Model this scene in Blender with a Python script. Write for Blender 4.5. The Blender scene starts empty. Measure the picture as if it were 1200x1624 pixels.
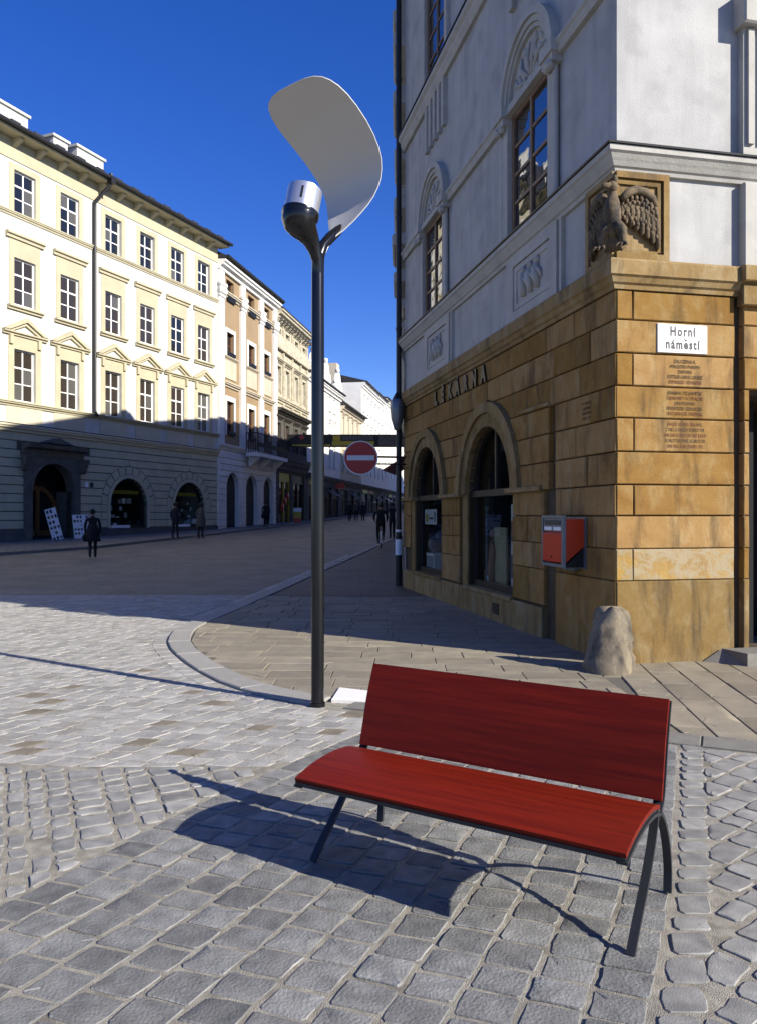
import bpy, bmesh, math, random
from mathutils import Vector, Matrix
R = math.radians
random.seed(7)
SC = bpy.context.scene
COL = SC.collection

# ------------------------------------------------------------------ camera, sky, sun, exposure
EYE = 1.55
cam = bpy.data.cameras.new('camera'); camo = bpy.data.objects.new('camera', cam); COL.objects.link(camo)
cam.sensor_fit = 'HORIZONTAL'; cam.sensor_width = 24.0; cam.lens = 25.0
cam.shift_y = 0.005; cam.clip_start = 0.05; cam.clip_end = 2000
camo.location = (0, 0, EYE); camo.rotation_euler = (R(90), 0, 0)
SC.camera = camo
SUN_AZ = (0.838, -0.545); SUN_EL = 28.0
world = bpy.data.worlds.new('World'); SC.world = world; world.use_nodes = True
wn = world.node_tree; wn.nodes.clear()
sky = wn.nodes.new('ShaderNodeTexSky'); sky.sky_type = 'NISHITA'; sky.sun_disc = False
sky.sun_elevation = R(SUN_EL); sky.sun_rotation = math.atan2(SUN_AZ[0], SUN_AZ[1])
sky.altitude = 1500; sky.air_density = 1.0; sky.dust_density = 0.0; sky.ozone_density = 4.0
gam = wn.nodes.new('ShaderNodeGamma'); gam.inputs[1].default_value = 0.85
hsv = wn.nodes.new('ShaderNodeHueSaturation'); hsv.inputs['Hue'].default_value = 0.526; hsv.inputs['Saturation'].default_value = 1.38
bg = wn.nodes.new('ShaderNodeBackground'); bg.inputs[1].default_value = 0.122
wo = wn.nodes.new('ShaderNodeOutputWorld')
wn.links.new(sky.outputs[0], gam.inputs[0]); wn.links.new(gam.outputs[0], hsv.inputs['Color']); wn.links.new(hsv.outputs[0], bg.inputs[0]); wn.links.new(bg.outputs[0], wo.inputs[0])
sl = bpy.data.lights.new('sun', 'SUN'); sl.energy = 5.0; sl.angle = R(0.5); sl.color = (1, .935, .81)
so = bpy.data.objects.new('sun', sl); COL.objects.link(so)
sd = Vector((SUN_AZ[0]*math.cos(R(SUN_EL)), SUN_AZ[1]*math.cos(R(SUN_EL)), math.sin(R(SUN_EL))))
so.rotation_euler = (-sd).to_track_quat('-Z', 'Y').to_euler()
so.location = sd*60
vs = SC.view_settings; vs.view_transform = 'Standard'; vs.look = 'None'; vs.exposure = 0.86; vs.gamma = 1.0; vs.use_curve_mapping = False

# ------------------------------------------------------------------ materials
MATS = {}
FULL = {'plaster_white', 'window_paint_white', 'enamel_white', 'enamel_red', 'sign_grey_rim', 'lamp_alloy', 'reflector_paint', 'poster_paper', 'pale_goods', 'sign_yellow', 'mailbox_orange', 'plaster_cream', 'new_pale_slab', 'plaster_sage', 'plaster_parapet', 'plaster_pale', 'granite_sett_pale'}
def mat(name, base, rough=.75, var=.15, scale=3., bump=.15, bscale=40., metal=0., rnd=0., spec=.4, stain=None, streak=0., coat=0.):
    if name in MATS: return MATS[name]
    k_ = 1. if name in FULL else .67
    base = tuple(c*k_ for c in base)
    if stain: stain = (tuple(c*k_ for c in stain[0]), stain[1], stain[2])
    m = bpy.data.materials.new(name); m.use_nodes = True; nt = m.node_tree; N = nt.nodes; L = nt.links
    b = N['Principled BSDF']; b.inputs['Roughness'].default_value = rough; b.inputs['Metallic'].default_value = metal
    b.inputs['Specular IOR Level'].default_value = spec
    if coat: b.inputs['Coat Weight'].default_value = coat; b.inputs['Coat Roughness'].default_value = .12
    g = N.new('ShaderNodeNewGeometry'); pos = g.outputs['Position']
    def noise(sc, det=5, src=pos, stretch=None):
        if stretch:
            mp = N.new('ShaderNodeMapping'); mp.inputs['Scale'].default_value = stretch; L.new(src, mp.inputs[0]); src = mp.outputs[0]
        n = N.new('ShaderNodeTexNoise'); n.inputs['Scale'].default_value = sc; n.inputs['Detail'].default_value = det
        L.new(src, n.inputs['Vector']); return n.outputs['Fac']
    def mixc(fac, a, c, blend='MIX'):
        x = N.new('ShaderNodeMix'); x.data_type = 'RGBA'; x.blend_type = blend
        if isinstance(fac, float): x.inputs[0].default_value = fac
        else: L.new(fac, x.inputs[0])
        for s, v in ((6, a), (7, c)):
            if isinstance(v, tuple): x.inputs[s].default_value = (*v, 1)
            else: L.new(v, x.inputs[s])
        return x.outputs[2]
    def mr(src, a, c, d, e):
        q = N.new('ShaderNodeMapRange'); q.inputs[1].default_value = a; q.inputs[2].default_value = c; q.inputs[3].default_value = d; q.inputs[4].default_value = e
        L.new(src, q.inputs[0]); return q.outputs[0]
    lo = tuple(c*(1-var) for c in base); hi = tuple(min(1, c*(1+var)) for c in base)
    col = mixc(mr(noise(scale), .3, .7, 0, 1), lo, hi)
    if stain:
        scol, ssc, amt = stain
        col = mixc(mr(noise(ssc, 8), .52, .68, 0, amt), col, scol)
    if streak:
        col = mixc(mr(noise(1.0, 6, pos, (5., 5., .5)), .45, .75, 0, streak), col, tuple(c*.45 for c in base))
    if rnd:
        oi = N.new('ShaderNodeObjectInfo'); ad = N.new('ShaderNodeMath'); ad.operation = 'ADD'
        L.new(oi.outputs['Random'], ad.inputs[0]); L.new(g.outputs['Random Per Island'], ad.inputs[1])
        fr = N.new('ShaderNodeMath'); fr.operation = 'FRACT'; L.new(ad.outputs[0], fr.inputs[0])
        hs = N.new('ShaderNodeHueSaturation'); L.new(mr(fr.outputs[0], 0, 1, 1-rnd, 1+rnd), hs.inputs['Value']); L.new(col, hs.inputs['Color']); col = hs.outputs[0]
    L.new(col, b.inputs['Base Color'])
    if bump:
        bp = N.new('ShaderNodeBump'); bp.inputs['Strength'].default_value = bump; bp.inputs['Distance'].default_value = .02
        L.new(noise(bscale, 6), bp.inputs['Height']); L.new(bp.outputs[0], b.inputs['Normal'])
    MATS[name] = m; return m

M_white = mat('plaster_white', (.53, .525, .50), .85, .06, 1.2, .12, 30, stain=((.43, .41, .36), 1.8, .5), streak=.15)
M_cream = mat('plaster_cream', (.415, .375, .26), .85, .08, 1.2, .12, 30, stain=((.36, .32, .21), 3, .35))
M_parapet = mat('plaster_parapet', (.50, .46, .34), .85, .08, 1.2, .1, 30)
M_rust = mat('plaster_sage', (.44, .42, .30), .85, .09, 1.5, .15, 30, stain=((.38, .36, .26), 2, .4))
M_plinth = mat('plinth_grey', (.13, .13, .13), .85, .15, 2, .2, 30)
M_tan = mat('plaster_tan', (.40, .285, .165), .85, .08, 1.2, .12, 30)
M_ornate = mat('plaster_ornate', (.66, .60, .45), .85, .18, 2.5, .3, 12, stain=((.32, .27, .18), 3, .5))
M_lightstone = mat('plaster_pale', (.70, .69, .66), .85, .08, 1, .1, 20, stain=((.55, .53, .48), 2, .4))
M_warmwhite = mat('plaster_warm', (.70, .62, .48), .85, .08, 1, .1, 20)
M_pwall = mat('plaster_cornerhouse', (.545, .545, .54), .8, .10, 2.2, .2, 70, stain=((.37, .37, .37), 2.0, .6), streak=.3)
M_ptrim = mat('plaster_trim', (.58, .565, .52), .8, .08, 3, .15, 40, stain=((.42, .41, .38), 5, .4), streak=.2)
def sandmat(name, c0, c1, c2, dark, amt, lichen=None):
    m = bpy.data.materials.new(name); m.use_nodes = True; nt = m.node_tree; N = nt.nodes; L = nt.links; b = N['Principled BSDF']; b.inputs['Roughness'].default_value = .88; b.inputs['Specular IOR Level'].default_value = .25
    g = N.new('ShaderNodeNewGeometry'); oi = N.new('ShaderNodeObjectInfo')
    off = N.new('ShaderNodeVectorMath'); off.operation = 'MULTIPLY_ADD'; cb = N.new('ShaderNodeCombineXYZ'); L.new(oi.outputs['Random'], cb.inputs[0]); L.new(oi.outputs['Random'], cb.inputs[1]); L.new(oi.outputs['Random'], cb.inputs[2])
    L.new(cb.outputs[0], off.inputs[0]); off.inputs[1].default_value = (37, 53, 71); L.new(g.outputs['Position'], off.inputs[2])
    def nz(sc, det, stretch=(1,1,1), rough=.6, dist=0.):
        mp = N.new('ShaderNodeMapping'); mp.inputs['Scale'].default_value = stretch; L.new(off.outputs[0], mp.inputs[0]); n = N.new('ShaderNodeTexNoise'); n.inputs['Scale'].default_value = sc; n.inputs['Detail'].default_value = det; n.inputs['Roughness'].default_value = rough; n.inputs['Distortion'].default_value = dist; L.new(mp.outputs[0], n.inputs['Vector']); return n.outputs['Fac']
    def rng(src, a, c, d, e):
        q = N.new('ShaderNodeMapRange'); q.inputs[1].default_value = a; q.inputs[2].default_value = c; q.inputs[3].default_value = d; q.inputs[4].default_value = e; L.new(src, q.inputs[0]); return q.outputs[0]
    def mx(fac, a, c):
        x = N.new('ShaderNodeMix'); x.data_type = 'RGBA'; L.new(fac, x.inputs[0])
        for k, v in ((6, a), (7, c)):
            if isinstance(v, tuple): x.inputs[k].default_value = (*v, 1)
            else: L.new(v, x.inputs[k])
        return x.outputs[2]
    col = mx(rng(nz(1.8, 6, (1,1,1.6), .6, .8), .32, .68, 0, 1), c0, c1)
    col = mx(rng(nz(4.5, 8, (1,1,.55), .7, .4), .48, .66, 0, .85), col, c2)
    col = mx(rng(nz(2.6, 7, (1.6,1.6,.35), .65, .3), .50, .70, 0, amt), col, dark)
    if lichen: col = mx(rng(nz(3.2, 8, (1,1,1.4), .7, .5), .44, .54, 0, 1), col, lichen)
    col = mx(rng(nz(70, 3), .45, .8, 0, .3), col, dark)
    hs = N.new('ShaderNodeHueSaturation'); L.new(rng(oi.outputs['Random'], 0, 1, .78, 1.16), hs.inputs['Value']); L.new(rng(oi.outputs['Random'], 0, 1, 1.06, .92), hs.inputs['Saturation']); L.new(col, hs.inputs['Color']); L.new(hs.outputs[0], b.inputs['Base Color'])
    bp = N.new('ShaderNodeBump'); bp.inputs['Strength'].default_value = .3; bp.inputs['Distance'].default_value = .02; L.new(nz(22, 9, (1,1,1), .7), bp.inputs['Height']); L.new(bp.outputs[0], b.inputs['Normal']); return m
M_sand = sandmat('sandstone', (.29, .168, .048), (.225, .118, .029), (.315, .215, .09), (.075, .045, .019), .85)
M_sandpale = sandmat('sandstone_pale', (.27, .183, .073), (.215, .133, .047), (.315, .24, .13), (.08, .056, .032), .85)
M_sandyel = sandmat('sandstone_ochre', (.33, .205, .045), (.27, .155, .038), (.315, .235, .11), (.11, .076, .038), .5, (.285, .228, .135))
M_guard = sandmat('limestone_worn', (.27, .225, .155), (.16, .135, .10), (.32, .275, .20), (.035, .032, .03), .95)
M_mortar = mat('sandstone_joint', (.10, .07, .04), .9, .2, 6, .2, 50)
M_eagle = mat('weathered_stone', (.17, .125, .075), .85, .35, 8, .5, 60, stain=((.03, .03, .03), 7, .85))
M_step = mat('step_stone', (.26, .25, .22), .8, .12, 8, .2, 60)
M_portal = mat('portal_stone', (.14, .135, .12), .85, .2, 4, .3, 40)
M_roof = mat('roof_dark', (.035, .035, .038), .7, .2, 4, .3, 8)
M_gutter = mat('gutter_metal', (.045, .045, .05), .5, .15, 4, 0, metal=.4)
M_pipe = mat('drainpipe_paint', (.018, .018, .02), .45, .1, 6, 0)
M_frame = mat('window_paint_white', (.74, .73, .70), .5, .03, 3, 0)
M_framewood = mat('window_wood', (.24, .155, .095), .55, .2, 10, .1, 60)
M_framebrown = mat('window_brown', (.16, .055, .025), .5, .2, 10, 0)
M_framedark = mat('shop_frame_dark', (.03, .025, .022), .45, .15, 10, 0)
M_door = mat('door_wood', (.20, .095, .03), .5, .25, 6, .1, 40)
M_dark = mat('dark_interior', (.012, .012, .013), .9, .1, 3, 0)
M_iron = mat('wrought_iron', (.015, .015, .017), .5, .1, 6, 0)
M_black = mat('black_paint', (.012, .011, .010), .5, .1, 6, 0)
M_sett = mat('granite_sett', (.24, .241, .232), .8, .28, 12, .38, 85, rnd=.28, stain=((.36, .35, .33), 5, .4), spec=.5)
M_settfar = mat('granite_sett_pale', (.32, .31, .285), .62, .15, 9, .45, 60, rnd=.2, stain=((.245, .225, .18), 3, .55), spec=.5)
M_settbrown = mat('brown_sett', (.27, .235, .175), .75, .2, 9, .4, 60)
M_cobble = mat('worn_cobble', (.33, .325, .305), .8, .28, 10, .22, 150, rnd=.2, stain=((.37, .36, .34), 6, .45), spec=.5)
M_bed = mat('joint_sand', (.53, .49, .405), .95, .25, 18, .9, 220, stain=((.22, .20, .165), 6, .6))
M_slab = mat('pavement_slab', (.33, .29, .215), .75, .12, 5, .2, 60, rnd=.16, stain=((.27, .25, .21), 3, .5))
M_kerb = mat('kerb_granite', (.42, .405, .37), .7, .08, 16, .25, 80, rnd=.07)
M_whiteslab = mat('new_pale_slab', (.72, .70, .67), .75, .05, 6, .1, 60)
M_sign = mat('enamel_white', (.80, .80, .80), .3, .02, 2, 0)
M_red = mat('enamel_red', (.36, .006, .008), .35, .04, 2, 0)
M_signgrey = mat('sign_grey_rim', (.62, .64, .66), .4, .03, 2, 0)
M_yellow = mat('sign_yellow', (.42, .33, .03), .5, .06, 2, 0)
M_mail = mat('mailbox_orange', (.52, .042, .01), .38, .06, 3, .03, 60)
M_steel = mat('galvanised_steel', (.27, .30, .34), .45, .1, 12, .05, 60, metal=.6)
M_polem = mat('lamp_metal', (.055, .057, .063), .2, .06, 6, 0, metal=.85)
M_cupm = mat('lamp_alloy', (.62, .62, .63), .32, .04, 8, 0, metal=.8)
M_refl = mat('reflector_paint', (.47, .46, .44), .5, .03, 2, .02, 30)
M_bmetal = mat('bench_steel', (.045, .048, .055), .45, .1, 20, .05, 120, metal=.3)
M_skin = mat('skin', (.42, .25, .18), .6, .05, 5, 0)
M_coat = mat('cloth_black', (.012, .012, .014), .9, .2, 8, .1, 60)
M_coatgrey = mat('cloth_grey', (.10, .095, .09), .9, .2, 8, .1, 60)
M_coatnavy = mat('cloth_navy', (.018, .02, .03), .9, .2, 8, .1, 60)
M_trouser = mat('cloth_charcoal', (.018, .018, .02), .9, .2, 8, .1, 60)
M_hair = mat('hair_dark', (.02, .014, .01), .7, .2, 20, .1, 80)
M_poster = mat('poster_paper', (.72, .73, .76), .6, .03, 3, 0)
M_print = mat('print_dark', (.06, .06, .07), .6, .4, 20, 0)
M_printbrown = mat('print_brown', (.22, .14, .06), .6, .3, 20, 0)
M_redtext = mat('engraved_red', (.20, .075, .035), .8, .2, 30, 0)
M_browntext = mat('engraved_brown', (.115, .07, .032), .8, .2, 30, 0)
M_goods = mat('pale_goods', (.70, .70, .74), .6, .1, 8, 0, rnd=.5)
M_goodsblue = mat('blue_goods', (.14, .15, .24), .6, .2, 8, 0)
M_postery = mat('poster_cream', (.55, .50, .30), .6, .08, 4, 0)
M_postskin = mat('poster_flesh', (.42, .20, .11), .6, .15, 6, 0)
M_tyre = mat('rubber', (.012, .012, .012), .8, .1, 10, 0)

def glassmat(name, base, rough=.02, spec=.6, wav=.0):
    m = bpy.data.materials.new(name); m.use_nodes = True; nt = m.node_tree; b = nt.nodes['Principled BSDF']
    b.inputs['Base Color'].default_value = (*base, 1); b.inputs['Roughness'].default_value = rough; b.inputs['Specular IOR Level'].default_value = spec
    if wav:
        g = nt.nodes.new('ShaderNodeNewGeometry'); n = nt.nodes.new('ShaderNodeTexNoise'); n.inputs['Scale'].default_value = 2.2; n.inputs['Detail'].default_value = 1
        nt.links.new(g.outputs['Position'], n.inputs['Vector']); bp = nt.nodes.new('ShaderNodeBump'); bp.inputs['Strength'].default_value = wav; bp.inputs['Distance'].default_value = .05
        nt.links.new(n.outputs[0], bp.inputs['Height']); nt.links.new(bp.outputs[0], b.inputs['Normal'])
    return m
M_glass = glassmat('window_glass', (.012, .014, .018), .03, .6, .06)
M_glassold = glassmat('old_window_glass', (.012, .014, .018), .02, .9, .25); M_glassold.node_tree.nodes['Principled BSDF'].inputs['IOR'].default_value = 2.3
M_curtain = glassmat('curtained_glass', (.085, .082, .075), .12, .5, .06); M_brownglass = glassmat('brown_glass', (.035, .028, .022), .06, .5, .06)
def clearglass():
    m = bpy.data.materials.new('shop_glass'); m.use_nodes = True; nt = m.node_tree; nt.nodes.clear()
    o = nt.nodes.new('ShaderNodeOutputMaterial'); mx = nt.nodes.new('ShaderNodeMixShader'); t = nt.nodes.new('ShaderNodeBsdfTransparent'); g = nt.nodes.new('ShaderNodeBsdfGlossy')
    t.inputs[0].default_value = (.82, .85, .84, 1); g.inputs['Roughness'].default_value = .02
    f = nt.nodes.new('ShaderNodeFresnel'); f.inputs[0].default_value = 1.45
    gb = nt.nodes.new('ShaderNodeNewGeometry'); iv = nt.nodes.new('ShaderNodeMath'); iv.operation = 'SUBTRACT'; iv.inputs[0].default_value = 1; nt.links.new(gb.outputs['Backfacing'], iv.inputs[1])
    ml = nt.nodes.new('ShaderNodeMath'); ml.operation = 'MULTIPLY'; nt.links.new(f.outputs[0], ml.inputs[0]); nt.links.new(iv.outputs[0], ml.inputs[1]); nt.links.new(ml.outputs[0], mx.inputs[0]); nt.links.new(t.outputs[0], mx.inputs[1]); nt.links.new(g.outputs[0], mx.inputs[2]); nt.links.new(mx.outputs[0], o.inputs[0]); return m
M_clear = clearglass()

def brickmat(name, c1, c2, cm, bw, bh, ang, rough=.7):
    m = bpy.data.materials.new(name); m.use_nodes = True; nt = m.node_tree; N = nt.nodes; L = nt.links; b = N['Principled BSDF']
    b.inputs['Roughness'].default_value = rough
    g = N.new('ShaderNodeNewGeometry'); mp = N.new('ShaderNodeMapping'); mp.vector_type = 'POINT'; mp.inputs['Rotation'].default_value = (0, 0, ang)
    L.new(g.outputs['Position'], mp.inputs[0])
    n0 = N.new('ShaderNodeTexNoise'); n0.inputs['Scale'].default_value = 1.5; L.new(g.outputs['Position'], n0.inputs['Vector'])
    ad = N.new('ShaderNodeVectorMath'); ad.operation = 'MULTIPLY_ADD'; L.new(n0.outputs['Color'], ad.inputs[0]); ad.inputs[1].default_value = (.12, .12, 0); L.new(mp.outputs[0], ad.inputs[2])
    t = N.new('ShaderNodeTexBrick'); L.new(ad.outputs[0], t.inputs['Vector'])
    t.inputs['Color1'].default_value = (*c1, 1); t.inputs['Color2'].default_value = (*c2, 1); t.inputs['Mortar'].default_value = (*cm, 1)
    t.inputs['Scale'].default_value = 1; t.inputs['Mortar Size'].default_value = .012; t.inputs['Brick Width'].default_value = bw; t.inputs['Row Height'].default_value = bh; t.inputs['Bias'].default_value = -.1
    n = N.new('ShaderNodeTexNoise'); n.inputs['Scale'].default_value = .9; n.inputs['Detail'].default_value = 7; L.new(g.outputs['Position'], n.inputs['Vector'])
    q = N.new('ShaderNodeMapRange'); q.inputs[1].default_value = .3; q.inputs[2].default_value = .7; q.inputs[3].default_value = .72; q.inputs[4].default_value = 1.25; L.new(n.outputs[0], q.inputs[0])
    hs = N.new('ShaderNodeHueSaturation'); L.new(t.outputs[0], hs.inputs['Color']); L.new(q.outputs[0], hs.inputs['Value']); L.new(hs.outputs[0], b.inputs['Base Color'])
    bp = N.new('ShaderNodeBump'); bp.inputs['Strength'].default_value = .6; bp.inputs['Distance'].default_value = .02; bp.invert = True
    L.new(t.outputs['Fac'], bp.inputs['Height']); L.new(bp.outputs[0], b.inputs['Normal']); return m
M_road = brickmat('far_setts_darkened', (.155, .149, .13), (.10, .098, .087), (.18, .169, .14), .19, .18, .22)  # same setts as nearby, base colour lowered to deepen the street's shade
M_slabfar = brickmat('far_slabs_darkened', (.092, .082, .062), (.075, .067, .053), (.05, .045, .036), .6, .4, -.02)  # darker copy of the near slabs: shade on the far pavement put into colour
M_walkfar = brickmat('far_walk', (.17, .165, .16), (.14, .14, .135), (.10, .10, .095), .3, .3, 1.16)

def woodmat():
    m = bpy.data.materials.new('red_stained_wood'); m.use_nodes = True; nt = m.node_tree; N = nt.nodes; L = nt.links; b = N['Principled BSDF']
    tc = N.new('ShaderNodeTexCoord'); mp = N.new('ShaderNodeMapping'); mp.inputs['Scale'].default_value = (1.4, 26, 26); L.new(tc.outputs['Object'], mp.inputs[0])
    n = N.new('ShaderNodeTexNoise'); n.inputs['Scale'].default_value = 1.6; n.inputs['Detail'].default_value = 8; n.inputs['Roughness'].default_value = .62; L.new(mp.outputs[0], n.inputs['Vector'])
    r = N.new('ShaderNodeValToRGB'); e = r.color_ramp.elements; e[0].position = .24; e[0].color = (.078, .0048, .0015, 1); e[1].position = .76; e[1].color = (.185, .0125, .003, 1)
    L.new(n.outputs[0], r.inputs[0]); L.new(r.outputs[0], b.inputs['Base Color'])
    b.inputs['Roughness'].default_value = .5; b.inputs['Specular IOR Level'].default_value = .16
    bp = N.new('ShaderNodeBump'); bp.inputs['Strength'].default_value = .12; bp.inputs['Distance'].default_value = .004; L.new(n.outputs[0], bp.inputs['Height']); L.new(bp.outputs[0], b.inputs['Normal'])
    return m
M_wood = woodmat()

# ------------------------------------------------------------------ mesh helpers
class MB:
    def __init__(s): s.v = []; s.f = []; s.smooth = False
    def add(s, vs, fs):
        k = len(s.v); s.v += [tuple(p) for p in vs]; s.f += [tuple(i+k for i in f) for f in fs]; return s
    def box(s, x0, x1, y0, y1, z0, z1):
        return s.add([(x0,y0,z0),(x1,y0,z0),(x1,y1,z0),(x0,y1,z0),(x0,y0,z1),(x1,y0,z1),(x1,y1,z1),(x0,y1,z1)],
                     [(0,3,2,1),(4,5,6,7),(0,1,5,4),(1,2,6,5),(2,3,7,6),(3,0,4,7)])
    def prism(s, poly, y0, y1):                       # polygon in (x,z) extruded along y
        n = len(poly); s.add([(x,y0,z) for x,z in poly]+[(x,y1,z) for x,z in poly],
              [tuple(range(n)), tuple(range(2*n-1, n-1, -1))]+[(i,(i+1)%n,n+(i+1)%n,n+i) for i in range(n)]); return s
    def prof(s, x0, x1, pts):                         # (y,z) profile extruded along x
        n = len(pts); s.add([(x0,y,z) for y,z in pts]+[(x1,y,z) for y,z in pts],
              [tuple(range(n)), tuple(range(2*n-1, n-1, -1))]+[(i,(i+1)%n,n+(i+1)%n,n+i) for i in range(n)]); return s
    def ring(s, outer, inner, y0, y1, closed=False):  # band between two (x,z) polylines
        n = len(outer); vs = [(x,y0,z) for x,z in outer]+[(x,y0,z) for x,z in inner]+[(x,y1,z) for x,z in outer]+[(x,y1,z) for x,z in inner]; fs = []
        for i in range(n if closed else n-1):
            j = (i+1) % n
            fs += [(i,j,n+j,n+i),(2*n+i,3*n+i,3*n+j,2*n+j),(i,2*n+i,2*n+j,j),(n+i,n+j,3*n+j,3*n+i)]
        if not closed: fs += [(0,n,3*n,2*n),(n-1,3*n-1,4*n-1,2*n-1)]
        return s.add(vs, fs)
    def tube(s, pts, rad, n=10, caps=True):
        pts = [Vector(p) for p in pts]; rad = rad if isinstance(rad, (list, tuple)) else [rad]*len(pts); vs = []; fs = []; prev = None
        for i, p in enumerate(pts):
            d = (pts[min(i+1, len(pts)-1)]-pts[max(i-1, 0)]).normalized()
            a = prev if prev is not None else (Vector((0,0,1)) if abs(d.z) < .9 else Vector((1,0,0)))
            a = (a-d*a.dot(d)).normalized(); prev = a; b = d.cross(a)
            for k in range(n):
                t = 2*math.pi*k/n; vs.append(p+(a*math.cos(t)+b*math.sin(t))*rad[i])
        for i in range(len(pts)-1):
            for k in range(n): fs.append((i*n+k, i*n+(k+1)%n, (i+1)*n+(k+1)%n, (i+1)*n+k))
        if caps: fs += [tuple(range(n-1, -1, -1)), tuple(range((len(pts)-1)*n, len(pts)*n))]
        return s.add(vs, fs)
    def lathe(s, prof, n=16, c=(0,0,0), mtx=None):    # (r,z) profile
        vs = []; fs = []
        for r, z in prof:
            for k in range(n):
                t = 2*math.pi*k/n; p = Vector((r*math.cos(t), r*math.sin(t), z))
                if mtx: p = mtx @ p
                vs.append((p.x+c[0], p.y+c[1], p.z+c[2]))
        m = len(prof)
        for i in range(m-1):
            for k in range(n): fs.append((i*n+k, i*n+(k+1)%n, (i+1)*n+(k+1)%n, (i+1)*n+k))
        fs += [tuple(range(n-1, -1, -1)), tuple(range((m-1)*n, m*n))]
        return s.add(vs, fs)
    def ball(s, c, r, n=10, sc=(1,1,1)):
        m = max(4, n//2); return s.lathe([(max(.001, r*math.sin(math.pi*i/m)), -r*math.cos(math.pi*i/m)) for i in range(m+1)], n, c, Matrix.Diagonal((*sc, 1)))
    def block(s, poly, y0, y1, c=.01):                # chamfered stone: (x,z) outline, front at y0, back at y1
        ins = inset(poly, c); n = len(poly)
        vs = [(x,y1,z) for x,z in poly]+[(x,y0+c,z) for x,z in poly]+[(x,y0,z) for x,z in ins]
        fs = [tuple(range(2*n, 3*n))]
        for i in range(n):
            j = (i+1) % n; fs += [(i,j,n+j,n+i),(n+i,n+j,2*n+j,2*n+i)]
        return s.add(vs, fs)
def inset(poly, c):
    n = len(poly); out = []
    ar = sum(poly[i][0]*poly[(i+1)%n][1]-poly[(i+1)%n][0]*poly[i][1] for i in range(n)); sg = 1 if ar > 0 else -1
    for i in range(n):
        a, b, d = Vector(poly[i-1]), Vector(poly[i]), Vector(poly[(i+1)%n])
        e1 = (b-a); e2 = (d-b)
        if e1.length < 1e-6 or e2.length < 1e-6: out.append(tuple(b)); continue
        e1.normalize(); e2.normalize(); n1 = Vector((-e1.y, e1.x))*sg; n2 = Vector((-e2.y, e2.x))*sg
        m = n1+n2; 
        if m.length < 1e-3: m = n1
        m.normalize(); k = c/max(.5, m.dot(n1)); out.append(tuple(b+m*k))
    return out
def mesh(mb, name, m, smooth=None):
    me = bpy.data.meshes.new(name); me.from_pydata(mb.v, [], mb.f)
    bm = bmesh.new(); bm.from_mesh(me); bmesh.ops.recalc_face_normals(bm, faces=bm.faces[:]); bm.to_mesh(me); bm.free()
    if smooth is None: smooth = mb.smooth
    if smooth:
        me.polygons.foreach_set('use_smooth', [True]*len(me.polygons))
        if isinstance(smooth, (int, float)) and smooth is not True:
            me.set_sharp_from_angle(angle=R(smooth))
    if m: me.materials.append(m)
    return me
def obj(name, me, parent=None, loc=(0,0,0), rz=0, kind=None):
    o = bpy.data.objects.new(name, me); COL.objects.link(o); o.parent = parent; o.location = loc; o.rotation_euler = (0,0,rz)
    if kind: o['kind'] = kind
    return o
def part(name, mb, m, parent, loc=(0,0,0), rz=0, smooth=None, kind=None): return obj(name, mesh(mb, name, m, smooth), parent, loc, rz, kind)
def tag(o, label, cat, group=None):
    o['label'] = label; o['category'] = cat
    if group: o['group'] = group
    return o
def thing(name, label, cat, loc=(0,0,0), rz=0, group=None): return tag(obj(name, None, None, loc, rz), label, cat, group)
def arc(cx, cz, r, a0, a1, n): return [(cx+r*math.cos(R(a0+(a1-a0)*i/n)), cz+r*math.sin(R(a0+(a1-a0)*i/n))) for i in range(n+1)]
def interp(tab, x):
    if x <= tab[0][0]: a, b = tab[0], tab[1]
    elif x >= tab[-1][0]: a, b = tab[-2], tab[-1]
    else:
        for a, b in zip(tab, tab[1:]):
            if a[0] <= x <= b[0]: break
    return a[1]+(b[1]-a[1])*(x-a[0])/(b[0]-a[0])
def text_mesh(s, size, m, extrude=.01, align='CENTER', sx=1., bold=.0, spacing=1.):
    cu = bpy.data.curves.new('lettering', 'FONT'); cu.body = s; cu.size = size; cu.extrude = extrude; cu.align_x = align; cu.offset = bold; cu.space_character = spacing
    cu.resolution_u = 3
    t = bpy.data.objects.new('lettering', cu); COL.objects.link(t); bpy.context.view_layer.update()
    me = bpy.data.meshes.new_from_object(t.evaluated_get(bpy.context.evaluated_depsgraph_get())); bpy.data.objects.remove(t)
    me.transform(Matrix.Diagonal((sx, 1, 1, 1))); me.transform(Matrix.Rotation(R(90), 4, 'X')); me.materials.clear(); me.materials.append(m); return me

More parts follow.
